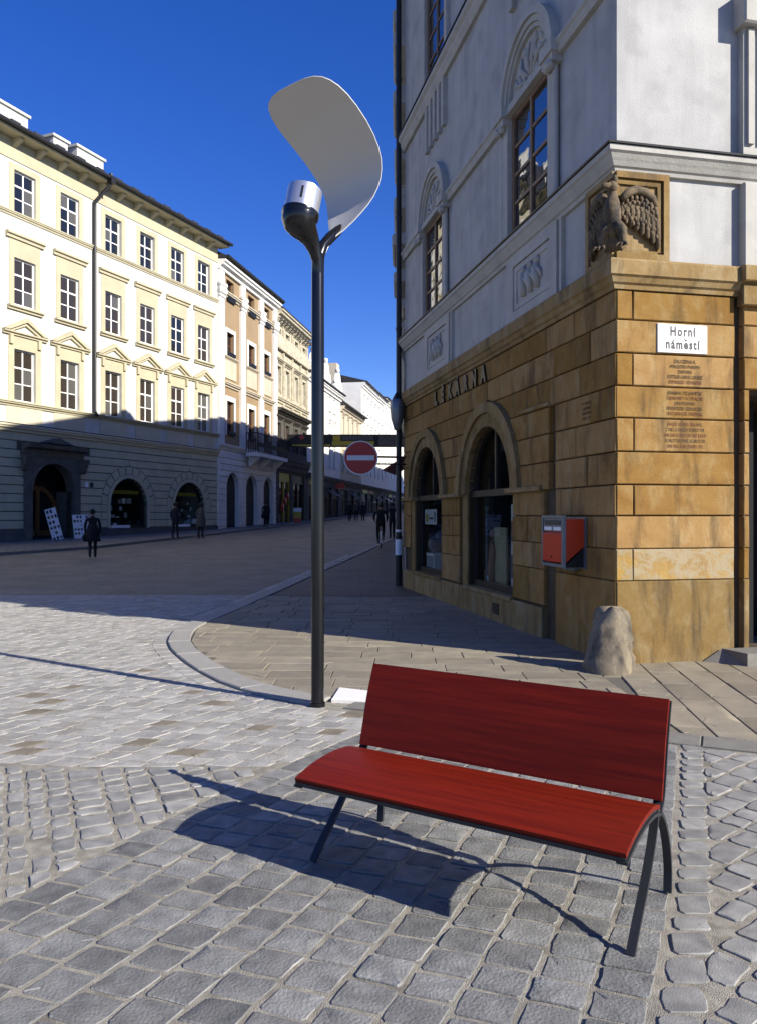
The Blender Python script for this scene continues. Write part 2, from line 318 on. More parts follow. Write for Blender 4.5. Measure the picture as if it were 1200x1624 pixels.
def wall(mb, x0, x1, z0, z1, y0, y1, holes):
    """wall slab with rectangular / round-headed openings (hx0,hx1,hz0,hz1,arched)"""
    xs = sorted({x0, x1, *[h[0] for h in holes], *[h[1] for h in holes]}); zs = sorted({z0, z1, *[h[2] for h in holes], *[h[3] for h in holes]})
    xs = [x for x in xs if x0-1e-6 <= x <= x1+1e-6]; zs = [z for z in zs if z0-1e-6 <= z <= z1+1e-6]
    for za, zb in zip(zs, zs[1:]):
        run = None
        for xa, xb in zip(xs, xs[1:]):
            xm, zm = (xa+xb)/2, (za+zb)/2
            solid = not any(h[0] < xm < h[1] and h[2] < zm < h[3] for h in holes)
            if solid: run = (run[0], xb) if run else (xa, xb)
            if (not solid or xb == xs[-1]) and run: mb.box(run[0], run[1], y0, y1, za, zb); run = None
    for h in holes:
        if len(h) > 4 and h[4]:
            r = (h[1]-h[0])/2; cx = (h[0]+h[1])/2; cz = h[3]-r; a = arc(cx, cz, r, 180, 0, 14)
            for (xa, za), (xb, zb) in zip(a, a[1:]): mb.prism([(xa, za), (xb, zb), (xb, h[3]+.001), (xa, h[3]+.001)], y0, y1)
    return mb

# windows --------------------------------------------------------------
CACHE = {}
def cached(key, fn):
    if key not in CACHE: CACHE[key] = fn()
    return CACHE[key]
def window(parent, x, z, w, h, nx, nz, yf, fm, gm, loc0=(0,0), rz=0, fw=.06, bar=.035, xf=None, mid=None):
    """frame + panes; x is the centre, z the sill. xf maps facade coords to parent coords"""
    key = ('win', round(w,3), round(h,3), nx, nz, fm.name, fw, mid)
    def mk():
        mb = MB(); mb.box(-w/2, -w/2+fw, 0, .07, 0, h); mb.box(w/2-fw, w/2, 0, .07, 0, h); mb.box(-w/2+fw, w/2-fw, 0, .07, 0, fw); mb.box(-w/2+fw, w/2-fw, 0, .07, h-fw, h)
        iw = w-2*fw; ih = h-2*fw
        for i in range(1, nx): c = -iw/2+iw*i/nx; b = bar*1.5 if nx == 2 else bar; mb.box(c-b/2, c+b/2, .005, .06, fw, h-fw)
        for k in range(1, nz):
            c = fw+ih*k/nz; b = bar*1.7 if mid == k else bar
            mb.box(-iw/2, iw/2, .012, .055, c-b/2, c+b/2)
        return mesh(mb, 'window', fm)
    loc = (x, yf, z)
    o = obj('window', cached(key, mk), parent, xf(loc) if xf else loc, rz)
    iw = w-2*fw; ih = h-2*fw; pw, ph = iw/nx-.012, ih/nz-.012
    pm = cached(('pane', round(pw,3), round(ph,3), gm.name), lambda: mesh(MB().box(-pw/2, pw/2, 0, .006, -ph/2, ph/2), 'pane', gm))
    for i in range(nx):
        for k in range(nz):
            pmx = pm if random.random() > .13 or gm.name == 'old_window_glass' or nx*nz < 6 else cached(('pane', round(pw,3), round(ph,3), 'curt'), lambda: mesh(MB().box(-pw/2, pw/2, 0, .006, -ph/2, ph/2), 'pane', M_curtain))
            p = obj('pane', pmx, o, (-iw/2+iw*(i+.5)/nx, .03+random.uniform(0,.004), fw+ih*(k+.5)/nz)); p.rotation_euler = (R(random.gauss(0,.35)), 0, R(random.gauss(0,.35)))
    return o

# ------------------------------------------------------------------ ground
def zg(y):
    if y < 16: return 0.
    if y < 24: return .022*(y-16)**2/16
    return .022*(y-20)
XK = [(6.42,-.53),(6.64,-.85),(7.18,-1.37),(7.94,-1.84),(8.73,-2.23),(9.59,-2.56),(10.65,-2.74),(11.6,-2.71),(13.18,-2.55),(15.62,-2.34),(20.83,-1.83),(27.8,-.93),(34.8,0),(45,1.5),(130,17)]
LB = [(1.2,-2.55),(2.0,-2.1),(3.28,-1.43),(4.05,-1.07),(4.57,-.78),(5.52,-.185),(6.3,.32)]
RB = [(1.2,.35),(2.0,.66),(2.48,.86),(3.22,1.197),(5.07,1.93),(5.6,2.13)]
def xk(y): return interp(XK, y)
def ye(x): return 6.42-.433*(x+.5)
def sheet(name, m, ys, xl, xr, dz, nx=1, parent=None):
    mb = MB()
    for y in ys:
        for i in range(nx+1): mb.v.append((xl(y)+(xr(y)-xl(y))*i/nx, y, zg(y)+dz))
    w = nx+1
    for j in range(len(ys)-1):
        for i in range(nx): mb.f.append((j*w+i, j*w+i+1, (j+1)*w+i+1, (j+1)*w+i))
    me = bpy.data.meshes.new(name); me.from_pydata(mb.v, [], mb.f); me.materials.append(m)
    o = obj(name, me, parent)
    if not parent: o['kind'] = 'structure'
    return o
def frange(a, b, n): return [a+(b-a)*i/n for i in range(n+1)]
yfar = frange(15.4, 26, 12)+frange(28, 60, 12)+[80, 110, 160, 240]
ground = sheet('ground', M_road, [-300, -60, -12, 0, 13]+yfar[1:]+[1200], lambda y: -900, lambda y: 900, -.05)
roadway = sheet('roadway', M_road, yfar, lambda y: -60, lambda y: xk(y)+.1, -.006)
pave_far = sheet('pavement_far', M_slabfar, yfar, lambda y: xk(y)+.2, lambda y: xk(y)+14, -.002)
SETT = sheet('sett_bed', M_bed, [-6, 2, 5, 9, 15.45], lambda y: -14, lambda y: 9, -.0042)
def rounded(poly, r, j, n=2):
    out = []; k = len(poly)
    for i in range(k):
        a, b, c = Vector(poly[i-1]), Vector(poly[i]), Vector(poly[(i+1)%k])
        e1 = (a-b); e2 = (c-b); rr = min(r*random.uniform(.6,1.4), e1.length*.35, e2.length*.35); p = b+e1.normalized()*rr; q = b+e2.normalized()*rr
        out.append((p.x, p.y))
        if n > 2: m = (p+q)/2*.6+b*.4; out.append((m.x, m.y))
        out.append((q.x, q.y))
        mid = (b+c)/2; nn = Vector((-(c-b).y, (c-b).x)).normalized()*random.gauss(0, j); out.append((mid.x+nn.x, mid.y+nn.y))
    return out
def stone(mb, poly, top, c, dome, tilt=.006, dz=0.):
    """chamfered paving stone: outline in (x,y)"""
    cx = sum(p[0] for p in poly)/len(poly); cy = sum(p[1] for p in poly)/len(poly); tx, ty = random.gauss(0, tilt), random.gauss(0, tilt)
    i1 = inset(poly, c); i2 = [(cx+(p[0]-cx)*.55, cy+(p[1]-cy)*.55) for p in i1]; n = len(poly)
    zz = lambda p: tx*(p[0]-cx)+ty*(p[1]-cy)
    vs = [(*p, -.04+dz) for p in poly]+[(*p, top-c*.9+zz(p)+dz) for p in poly]+[(*p, top+zz(p)+random.gauss(0,.0012)+dz) for p in i1]+[(*p, top+dome+zz(p)+random.gauss(0,.0015)+dz) for p in i2]
    fs = [tuple(range(3*n, 4*n))]
    for L in range(3):
        for i in range(n): fs.append((L*n+i, L*n+(i+1)%n, (L+1)*n+(i+1)%n, (L+1)*n+i))
    mb.add(vs, fs)
def lay(polys, name, m, parent, top=0., c=.012, dome=.004, rr=.02, jit=.004, nmax=300, topj=.004, eye=(.3, 0), dzf=None, nr=2, alt=None):
    polys = sorted(polys, key=lambda p: (p[0][0]-eye[0])**2*.5+p[0][1]**2+(1e3 if abs(p[0][0]) > .55*p[0][1]+.5 else 0))
    rest = MB()
    for k, p in enumerate(polys):
        q = rounded(p, rr, jit, nr); t = max(top-.0008, top+random.gauss(0, topj))
        if k < nmax:
            mb = MB(); cx = sum(a[0] for a in q)/len(q); cy = sum(a[1] for a in q)/len(q)
            stone(mb, [(a[0]-cx, a[1]-cy) for a in q], t, c, dome)
            part(name, mb, alt if alt and random.random() < .07 else m, parent, (cx, cy, dzf(cy) if dzf else 0), smooth=22)
        else:
            cy = sum(a[1] for a in q)/len(q); stone(rest, q, t, c, dome, dz=dzf(cy) if dzf else 0)
    if rest.v: part(name+'_far', rest, m, parent, smooth=22, kind='stuff')
def clip(poly, f):
    out = []; n = len(poly)
    for i in range(n):
        a, b = poly[i], poly[(i+1) % n]; fa, fb = f(*a), f(*b)
        if fa <= 0: out.append(a)
        if fa*fb < 0: t = fa/(fa-fb); out.append((a[0]+(b[0]-a[0])*t, a[1]+(b[1]-a[1])*t))
    return out
def area(p): return abs(sum(p[i][0]*p[(i+1)%len(p)][1]-p[(i+1)%len(p)][0]*p[i][1] for i in range(len(p))))/2
def fit(p, fs, amin=.0065):
    for f in fs:
        if any(f(*a) > 0 for a in p): p = clip(p, f)
        if len(p) < 3: return None
    q = []
    for a in p:
        if not q or math.hypot(a[0]-q[-1][0], a[1]-q[-1][1]) > .02: q.append(a)
    if len(q) > 2 and math.hypot(q[0][0]-q[-1][0], q[0][1]-q[-1][1]) < .02: q.pop()
    pr_ = sum(math.hypot(q[i][0]-q[i-1][0], q[i][1]-q[i-1][1]) for i in range(len(q)))
    return q if len(q) > 2 and area(q) > amin and 12.57*area(q)/pr_**2 > .48 else None
def courses(o, d, s0, s1, v0, v1, cw, sl, jw, jl, joint, ok, wob=0., shear=0.):
    """running-bond courses along direction d from origin o"""
    dx, dy = d; n = math.hypot(dx, dy); dx /= n; dy /= n; out = []; v = v0
    W = lambda s, v: (o[0]+dx*s-dy*v+wob*math.sin(s*1.7+v*2.3)+shear*0, o[1]+dy*s+dx*v+wob*math.cos(s*2.1-v*1.3))
    while v < v1:
        w = cw*(1+random.uniform(-jw, jw)); s = s0+random.uniform(0, sl)
        while s < s1:
            l = sl*(1+random.uniform(-jl, jl)); g = joint/2; J = lambda: random.gauss(0, joint*.22)
            sh = shear*w
            q = [(s+g+J(), v+g+J()), (s+l-g+J(), v+g+J()), (s+l-g+J()+sh, v+w-g+J()), (s+g+J()+sh, v+w-g+J())]
            p = [W(*a) for a in q]
            p = fit(p, ok)
            if p: out.append(p)
            s += l
        v += w
    return out
# regular strip of large setts under the bench: its courses follow the two curved edges
NC = 13; strip = []
for k in range(NC):
    y = 1.75+random.uniform(0, .12)
    while y < 6.3:
        step = .146*random.uniform(.9, 1.1); g = .0075
        X = lambda f, yy: interp(LB, yy)+(interp(RB, yy)-interp(LB, yy))*f
        e = .0095/2.4; f0, f1 = k/NC+e*random.uniform(.7,1.5), (k+1)/NC-e*random.uniform(.7,1.5); J = lambda: random.gauss(0, .003); sk = -.055
        p = [(X(f0, y+g)+J(), y+g+J()), (X(f1, y+g+sk)+J(), y+g+sk+J()), (X(f1, y+step-g+sk)+J(), y+step-g+sk+J()), (X(f0, y+step-g)+J(), y+step-g+J())]
        if all(a[1] < ye(a[0])-.03 for a in p): strip.append(p)
        y += step
s_strip = obj('paving_strip', None, None); s_strip['kind'] = 'structure'
lay(strip, 'sett', M_sett, s_strip, 0, .003, .0008, .009, .003, 300, .0018)
s_left = obj('cobbled_quadrant', None, None); s_left['kind'] = 'structure'
okL = [lambda x, y: x-interp(LB, y)+.012, lambda x, y: 1.6-y, lambda x, y: y-4.86, lambda x, y: -5-x]
lay(courses((-1.6, 3.2), (-.42, .9), -2.6, 3.4, -1.9, 3.4, .15, .15, .35, .42, .024, okL, .02), 'cobble', M_cobble, s_left, .001, .003, .001, .016, .004, 300, .002, eye=(-1, 0))
s_right = obj('cobbled_corner', None, None); s_right['kind'] = 'structure'
okR = [lambda x, y: interp(RB, y)+.165-x, lambda x, y: y-ye(x)+.03, lambda x, y: 1.6-y, lambda x, y: x-5.5]
rc = courses((1.6, 3.4), (.75, .66), -3.4, 4, -3.2, 3, .15, .2, .3, .4, .022, okR, .015)
yy = 1.7
while yy < 5.3:                                        # the single border course beside the strip
    l = random.uniform(.12, .17); a = interp(RB, yy+l/2)
    rc.append([(a+.012, yy+.012), (a+.145+random.gauss(0,.008), yy+.01), (interp(RB, yy+l)+.14, yy+l-.012), (interp(RB, yy+l)+.014, yy+l-.012)]); yy += l
lay(rc, 'cobble', M_cobble, s_right, .001, .003, .001, .016, .004, 300, .0025, eye=(1.4, 0))
s_field = obj('square_paving', None, None); s_field['kind'] = 'structure'
okF = [lambda x, y: 4.88-y, lambda x, y: y-15.4, lambda x, y: x-interp(LB, min(y, 6.3))+.012, lambda x, y: x-xk(y)+.2 if y > 6.42 else -1, lambda x, y: -9-x, lambda x, y: y-ye(x)+.03 if x > -.62 else -1]
lay(courses((-2, 4.9), (.985, -.17), -8, 4, -2, 11, .165, .19, .1, .22, .014, okF, .012, .35), 'sett', M_settfar, s_field, -.001, .003, .0006, .012, .003, 300, .0015, eye=(-1, 0), alt=M_settbrown)
# border course and granite kerb round the pavement corner
def offs(tab, d):
    pts = [Vector((x, y)) for y, x in tab]; out = []
    for i, p in enumerate(pts):
        t = (pts[min(i+1, len(pts)-1)]-pts[max(i-1, 0)]).normalized(); out.append(p+Vector((t.y, -t.x))*d)
    return out
def smoothpath(tab, step):
    pts = [(Vector((x, y))) for y, x in tab]; res = []
    for i in range(len(pts)-1):
        p0, p1, p2, p3 = pts[max(i-1,0)], pts[i], pts[i+1], pts[min(i+2,len(pts)-1)]; n = max(1, int((p2-p1).length/step))
        for k in range(n):
            t = k/n; res.append(.5*((2*p1)+(-p0+p2)*t+(2*p0-5*p1+4*p2-p3)*t*t+(-p0+3*p1-3*p2+p3)*t**3))
    res.append(pts[-1]); return res
KP = smoothpath([(y, x) for y, x in XK if y < 46], .1)
def band(d0, d1, seg, name, m, parent, top, c, gap=.006, i0=0, nmax=300):
    n = 0; i = i0; acc = MB()
    while i < len(KP)-2:
        L = 0; j = i
        target = seg*random.uniform(.9, 1.1)
        while j < len(KP)-2 and L < target: L += (KP[j+1]-KP[j]).length; j += 1
        idx = sorted({i, (i+j)//2, j}); A = []; B = []
        for q in idx:
            t = (KP[min(q+1, len(KP)-1)]-KP[max(q-1, 0)]).normalized(); nr = Vector((t.y, -t.x)); e = t*gap*(1 if q == i else -1 if q == j else 0)
            A.append(KP[q]+nr*d0+e); B.append(KP[q]+nr*d1+e)
        poly = [tuple(p) for p in A]+[tuple(p) for p in reversed(B)]
        cy = sum(p[1] for p in poly)/len(poly); cx = sum(p[0] for p in poly)/len(poly); mb = MB()
        if n < nmax:
            stone(mb, [(p[0]-cx, p[1]-cy) for p in poly], top+random.gauss(0,.001), c, 0, .001); part(name, mb, m, parent, (cx, cy, zg(cy)))
        n += 1; i = j
s_kerb = obj('kerb', None, None); s_kerb['kind'] = 'structure'
band(.0, .27, .9, 'kerb_stone', M_kerb, s_kerb, .022, .008)
band(-.185, -.012, .2, 'border_sett', M_settfar, s_kerb, .0, .012, .006, 2, 90)
a = Vector((-.28, ye(-.28)+.01)); b = Vector((4.6, ye(4.6)+.01)); n = 6; dr = (b-a).normalized(); nr = Vector((-dr.y, dr.x))
for i in range(n):
    p = a+(b-a)*i/n+dr*.005; q = a+(b-a)*(i+1)/n-dr*.005; cx, cy = (p+q)/2
    mb = MB(); stone(mb, [tuple(v-Vector((cx, cy))) for v in (p, q, q+nr*.27, p+nr*.27)], .012, .006, 0, .001); part('kerb_stone', mb, M_step, s_kerb, (cx, cy, 0))
# slabs inside the kerb
s_slab = obj('pavement', None, None); s_slab['kind'] = 'structure'
wallx = lambda y: 2.436-.2104*(y-8.12)
okP1 = [lambda x, y: xk(y)+.28-x if y > 6.6 else -1, lambda x, y: ye(x)+.29-y, lambda x, y: y-15.45, lambda x, y: x-(2.14 if y < 8.12 else wallx(y)+.1)]
okP2 = [lambda x, y: ye(x)+.29-y, lambda x, y: 2.15-x, lambda x, y: y-8.15-.2117*(x-2.436), lambda x, y: x-5]
p1 = courses((-3, 6), (1, -.03), -1, 6.5, -1, 9, .36, .58, .06, .12, .008, okP1)
p2 = courses((2.3, 8.2), (-.13, -.99), -1.2, 3.6, -.2, 3.5, .30, .62, .05, .15, .008, okP2)
lay(p1+p2, 'paving_slab', M_slab, s_slab, .016, .005, 0, .004, .0005, 300, .0015)
mb = MB(); 
mb.v = [(xk(y)+.15, y, .004) for y in (15.45,12.5,11.6,10.65,9.59,8.73,7.94,7.18,6.8)]+[(-.3,6.62,.004),(2.2,5.55,.004),(4.9,4.45,.004),(4.9,8.6,.004),(2.55,8.2,.004),(1.2,15.45,.004)]; mb.f = [tuple(range(15))]
part('slab_bed', mb, mat('slab_joint', (.17, .155, .125), .95, .2, 20, .4, 150), s_slab)
mb = MB(); stone(mb, [(-.17,-.17),(.2,-.25),(.2,.1),(-.13,.27)], .03, .008, 0, .001); part('paving_slab', mb, M_whiteslab, s_slab, (-.22, 6.72, 0))
# footway along the house row on the left
WK = [(10,-21.5),(21,-16.3),(27.5,-13.2),(31,-11.3),(43.3,-8.8),(55,-6.9),(66,-5.1),(80,-2.9),(100,.3),(130,5)]
walk = sheet('footway', M_walkfar, [10,14,18,21,24,27.5,31,36,43.3,50,55,66,80,100,130], lambda y: interp(WK, y)-16, lambda y: interp(WK, y)-.15, .1)
mb = MB(); ws = [10,21,24,27.5,31,36,43.3,50,55,66,80,100,130]
for y in ws:
    x = interp(WK, y); z = zg(y); mb.v += [(x, y, z-.04), (x, y, z+.104), (x-.16, y, z+.104), (x-.16, y, z-.04)]
for i in range(len(ws)-1):
    for k in range(3): mb.f.append((i*4+k, i*4+k+1, i*4+4+k+1, i*4+4+k))
part('footway_kerb', mb, M_step, walk)

# ------------------------------------------------------------------ corner house
CH = thing('corner_building', 'grey plastered corner house on a golden sandstone ground floor with a pharmacy', 'building', (2.436, 8.12, 0), math.atan2(.207, .978))
FL = -math.pi/2                                        # street face: facade coords (x right, y inward) -> x'=-t
def LX(l): return (l[1], -l[0], l[2])                  # facade (x,y,z) -> house coords for the street face
LEN = 9.17; RL = 8.0; TOP = 16.2
ZC = [0, .874, 1.206, 1.547, 1.875, 2.213, 2.567, 2.895, 3.239, 3.577, 3.889]
AR = [(-3.86, 1.36, .995), (-7.29, 1.33, .98)]; SP = 1.9        # arch centres (facade x), outer and inner radius, springing
# backing walls
mb = wall(MB(), -LEN, -.452, 0, 3.95, .05, .45, [(c-ri, c+ri, .42, SP+ri, True) for c, ro, ri in AR]); part('wall', mb, M_mortar, CH, rz=FL)
mb = wall(MB(), .06, RL, 0, 3.95, .05, .45, [(1.56, 3.2, .1, 2.85, False)]); part('wall', mb, M_mortar, CH)
holesU = [(-2.94-.0, -1.634, 5.42, 7.12), (-7.5, -6.165, 5.42, 7.12), (-7.35, -6.05, 9.75, 12.2), (-2.94, -1.634, 9.75, 12.2)]
mb = wall(MB(), -LEN, -.402, 3.95, TOP, .04, .4, holesU); part('wall', mb, M_pwall, CH, rz=FL)
mb = MB().box(.04+.0, RL, .04, .4, 3.95, TOP); part('wall', mb, M_pwall, CH)
mb = MB().box(.4, RL, .4, LEN, TOP-.2, TOP); part('roof', mb, M_roof, CH)
part('wall', MB().box(.3, RL, LEN-.3, LEN, 0, TOP), M_pwall, CH); part('wall', MB().box(RL-.3, RL, .4, LEN-.3, 0, TOP), M_pwall, CH)
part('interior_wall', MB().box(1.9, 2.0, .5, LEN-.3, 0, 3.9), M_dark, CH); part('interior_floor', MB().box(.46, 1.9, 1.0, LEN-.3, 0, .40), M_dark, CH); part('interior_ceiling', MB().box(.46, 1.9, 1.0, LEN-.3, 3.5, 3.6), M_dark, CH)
# sandstone courses, each block a stone of its own
def clipL(c, ro, z): return c-ro if z <= SP else c-math.sqrt(max(0, ro*ro-(z-SP)**2))
def clipR(c, ro, z): return c+ro if z <= SP else c+math.sqrt(max(0, ro*ro-(z-SP)**2))
def course_block(xa, xb, z0, z1, parent, rz, m, g=.006, y0=0., la=None, lb=None, c=.009):
    """one block; la/lb are (arch, side) cutting its left/right end"""
    zs = frange(z0+g, z1-g, 6) if (la or lb) else [z0+g, z1-g]
    j = lambda: random.gauss(0, .0025)
    if la: left = [(clipR(la[0], la[1], z)+g, z) for z in zs]
    else: left = [(xa+g/2+j(), z) for z in (z0+g, z1-g)]
    if lb: right = [(clipL(lb[0], lb[1], z)-g, z) for z in zs]
    else: right = [(xb-g/2+j(), z) for z in (z0+g, z1-g)]
    poly = right[:]+list(reversed(left))
    # drop degenerate points
    q = []
    for p in poly:
        if not q or math.hypot(p[0]-q[-1][0], p[1]-q[-1][1]) > .008: q.append(p)
    if len(q) > 2 and max(p[0] for p in q)-min(p[0] for p in q) > .03:
        mb = MB().block(q, y0+random.gauss(0, .0025), .12, c); part('stone_block', mb, m, parent, rz=rz)
for k in range(len(ZC)-1):
    z0, z1 = ZC[k], ZC[k+1]; deep = k in (3, 5, 7, 9); g = .009 if deep else .004
    zm = (z0+z1)/2
    # street face: corner pier
    cuts = {0:[-1.45,-.0], 1:[-1.45,-.85,0], 2:[-1.45,-.5,0], 3:[-1.45,-1.0,0], 4:[-1.45,-.62,0], 5:[-1.45,-.9,0], 6:[-1.45,-.55,0], 7:[-1.6,-.8,0], 8:[-1.5,-.55,0], 9:[-1.7,-.95,0]}[k]
    for a, b in zip(cuts, cuts[1:]): course_block(a, b-(.012 if b == 0 else 0), z0, z1, CH, FL, M_sand, g)
    A, B = AR
    if z1 <= 2.0:                                      # below the imposts: piers between the windows
        if k == 0:
            for a, b in ((-2.846,-2.3),(-2.3,-1.785)): course_block(a, b, .42, z1, CH, FL, M_sand, g)
            course_block(-6.283,-5.24,.42,z1,CH,FL,M_sand,g)
            for a, b in ((-LEN,-8.2),(-8.2,-7.0),(-7.0,-6.2),(-6.2,-5.1),(-5.1,-3.95),(-3.95,-2.85),(-2.85,-1.785)): course_block(a, b, 0, .40, CH, FL, M_sandpale, .004, -.03)
        else:
            pc = [-2.846, -1.785] if k % 2 else [-2.846, -2.3, -1.785]
            for a, b in zip(pc, pc[1:]): course_block(a, b, z0, z1, CH, FL, M_sand, g)
            course_block(-6.283, -5.24, z0, z1, CH, FL, M_sand, g)
        if k: course_block(-LEN, -8.55, z0, z1, CH, FL, M_sand, g)
    elif z0 < 3.25:
        hi = -1.6 if z1 <= 2.9 else cuts[0]
        course_block(0, hi, z0, z1, CH, FL, M_sand, g, -.02 if z1 <= 2.9 else 0, la=A[:2])
        xm = -5.58
        if k in (5, 7): course_block(0, 0, z0, z1, CH, FL, M_sand, g, la=B[:2], lb=A[:2])
        else:
            course_block(0, xm, z0, z1, CH, FL, M_sand, g, la=B[:2]); course_block(xm, 0, z0, z1, CH, FL, M_sand, g, lb=A[:2])
        course_block(-LEN, 0, z0, z1, CH, FL, M_sand, g, lb=B[:2])
    else:
        cs = [-LEN,-7.8,-6.4,-5.0,-3.6,-2.7,cuts[0]] if k == 8 else [-LEN,-8.3,-7.0,-5.7,-4.4,-3.0,cuts[0]]
        for a, b in zip(cs, cs[1:]): course_block(a, b, z0, z1, CH, FL, M_sand, g)
    # square face
    m = M_sandyel if k == 1 else M_sandpale if k == 0 else M_sand
    cr = {0:[0,1.39], 1:[0,.2,1.39], 2:[0,1.39], 3:[0,.21,1.39], 4:[0,1.39], 5:[0,.21,1.39], 6:[0,1.39], 7:[0,.2,1.39], 8:[0,1.39], 9:[0,.2,1.39]}[k]
    for a, b in zip(cr, cr[1:]): course_block(a+(.012 if a == 0 else 0), b, z0, z1, CH, 0, m, g)
    for a, b in ([(1.475,1.55)] if z1 <= 2.9 else [(1.475,3.3),(3.3,4.9)])+[(3.25,5.2),(5.2,7.9)][:2 if z1 <= 2.9 else 0]: course_block(a, b, z0, z1, CH, 0, M_sandpale if k == 0 else M_sand, g, -.03)
# impost mouldings and caps
for xa, xb, z0, z1, y in ((-3.0,-1.80,1.86,1.93,-.07),(-6.32,-5.12,1.86,1.93,-.07),(-LEN,-8.22,1.86,1.93,-.07),(-2.52,-1.58,2.90,2.945,-.06)):
    part('impost', MB().block([(xa,z0),(xb,z0),(xb,z1),(xa,z1)], y, .1, .012), M_sandpale, CH, rz=FL)
# archivolts
for c, ro, ri in AR:
    part('archivolt', MB().ring(arc(c, SP, ro, 180, 0, 32), arc(c, SP, ro-.16, 180, 0, 32), -.075, .2), M_sandpale, CH, rz=FL, smooth=35)
    part('archivolt', MB().ring(arc(c, SP, ro-.165, 180, 0, 32), arc(c, SP, ri, 180, 0, 32), -.035, .2), M_sandpale, CH, rz=FL, smooth=35)
    part('jamb', MB().box(c-ri-.26, c-ri, .02, .2, .42, SP), M_sandpale, CH, rz=FL)
    # shop window: dark frame, transom, glass
    ww = ri*2; f = MB()
    f.box(c-ri, c-ri+.07, .12, .22, .42, SP-.05); f.box(c+ri-.07, c+ri, .12, .22, .42, SP-.05); f.box(c-ri+.07, c+ri-.07, .12, .22, .42, .52); f.box(c-ri, c+ri, .08, .24, SP-.05, SP+.05)
    f.ring(arc(c, SP+.05, ri-.004, 180, 0, 28), arc(c, SP+.05, ri-.07, 180, 0, 28), .12, .22); f.box(c-.03, c+.03, .13, .21, SP+.05, SP+ri-.05)
    fo = part('shop_window', f, M_framedark, CH, rz=FL)
    part('pane', MB().box(c-ri+.06, c+ri-.06, .165, .173, .5, SP-.04), M_clear, fo); part('pane', MB().prism(arc(c, SP+.05, ri-.06, 180, 0, 28), .165, .173), M_clear, fo)
    part('sill', MB().block([(c-ri-.05,.36),(c+ri+.05,.36),(c+ri+.05,.425),(c-ri-.05,.425)], -.05, .12, .01), M_sandpale, CH, rz=FL)
part('cellar_grille', MB().box(-3.55,-3.3,-.036,-.02,.12,.28), M_black, CH, rz=FL)
# wrapping cornices
def wrap(prof, name, m, ends=(LEN, RL)):
    """prof: list of (out, z); swept along the street face, round the corner, along the square face"""
    mb = MB(); n = len(prof)
    for o, z in prof: mb.v.append((-o, ends[0], z))
    for o, z in prof: mb.v.append((-o, -o, z))
    for o, z in prof: mb.v.append((ends[1], -o, z))
    for s in (0, 1):
        for i in range(n): mb.f.append((s*n+i, s*n+(i+1)%n, (s+1)*n+(i+1)%n, (s+1)*n+i))
    mb.f += [tuple(range(n)), tuple(range(3*n-1, 2*n-1, -1))]
    return part(name, mb, m, CH)
wrap([(-.1,3.89),(.02,3.89),(.03,3.93),(.055,3.95),(.075,4.0),(.10,4.02),(.10,4.16),(.085,4.185),(-.1,4.2)], 'cornice', M_sandpale)
wrap([(-.1,5.10),(0,5.10),(.015,5.14),(.035,5.15),(.06,5.19),(.075,5.21),(.10,5.25),(.125,5.27),(.125,5.325),(-.1,5.345)], 'cornice', M_ptrim)
wrap([(-.1,5.347),(.145,5.33),(.15,5.348),(-.1,5.375)], 'cornice_flashing', M_gutter)
part('cornice_break', MB().block([(1.40,4.02),(2.2,4.02),(2.2,4.19),(1.40,4.19)], -.16, 0, .012), M_sandpale, CH)
part('cornice_break', MB().block([(1.42,3.78),(2.2,3.78),(2.2,4.01),(1.42,4.01)], -.10, 0, .012), M_sandpale, CH)
def lmould(xa, xb, z0, z1, p, name='string_course'):
    h = z1-z0; part(name, MB().prof(xa, xb, [(.05,z0),(-.02,z0),(-p*.6,z0+h*.35),(-p*.6,z0+h*.55),(-p,z0+h*.7),(-p,z1-.01),(.05,z1)]), M_ptrim, CH, rz=FL)
for xa, xb in ((-1.36,-.0),(-5.88,-3.22),(-LEN,-7.8)): lmould(xa, xb, 7.08, 7.24, .07)
lmould(-LEN, 0, 9.42, 9.72, .12); part('cornice_flashing', MB().box(-LEN, .05, -.14, .05, 9.722, 9.74), M_gutter, CH, rz=FL)
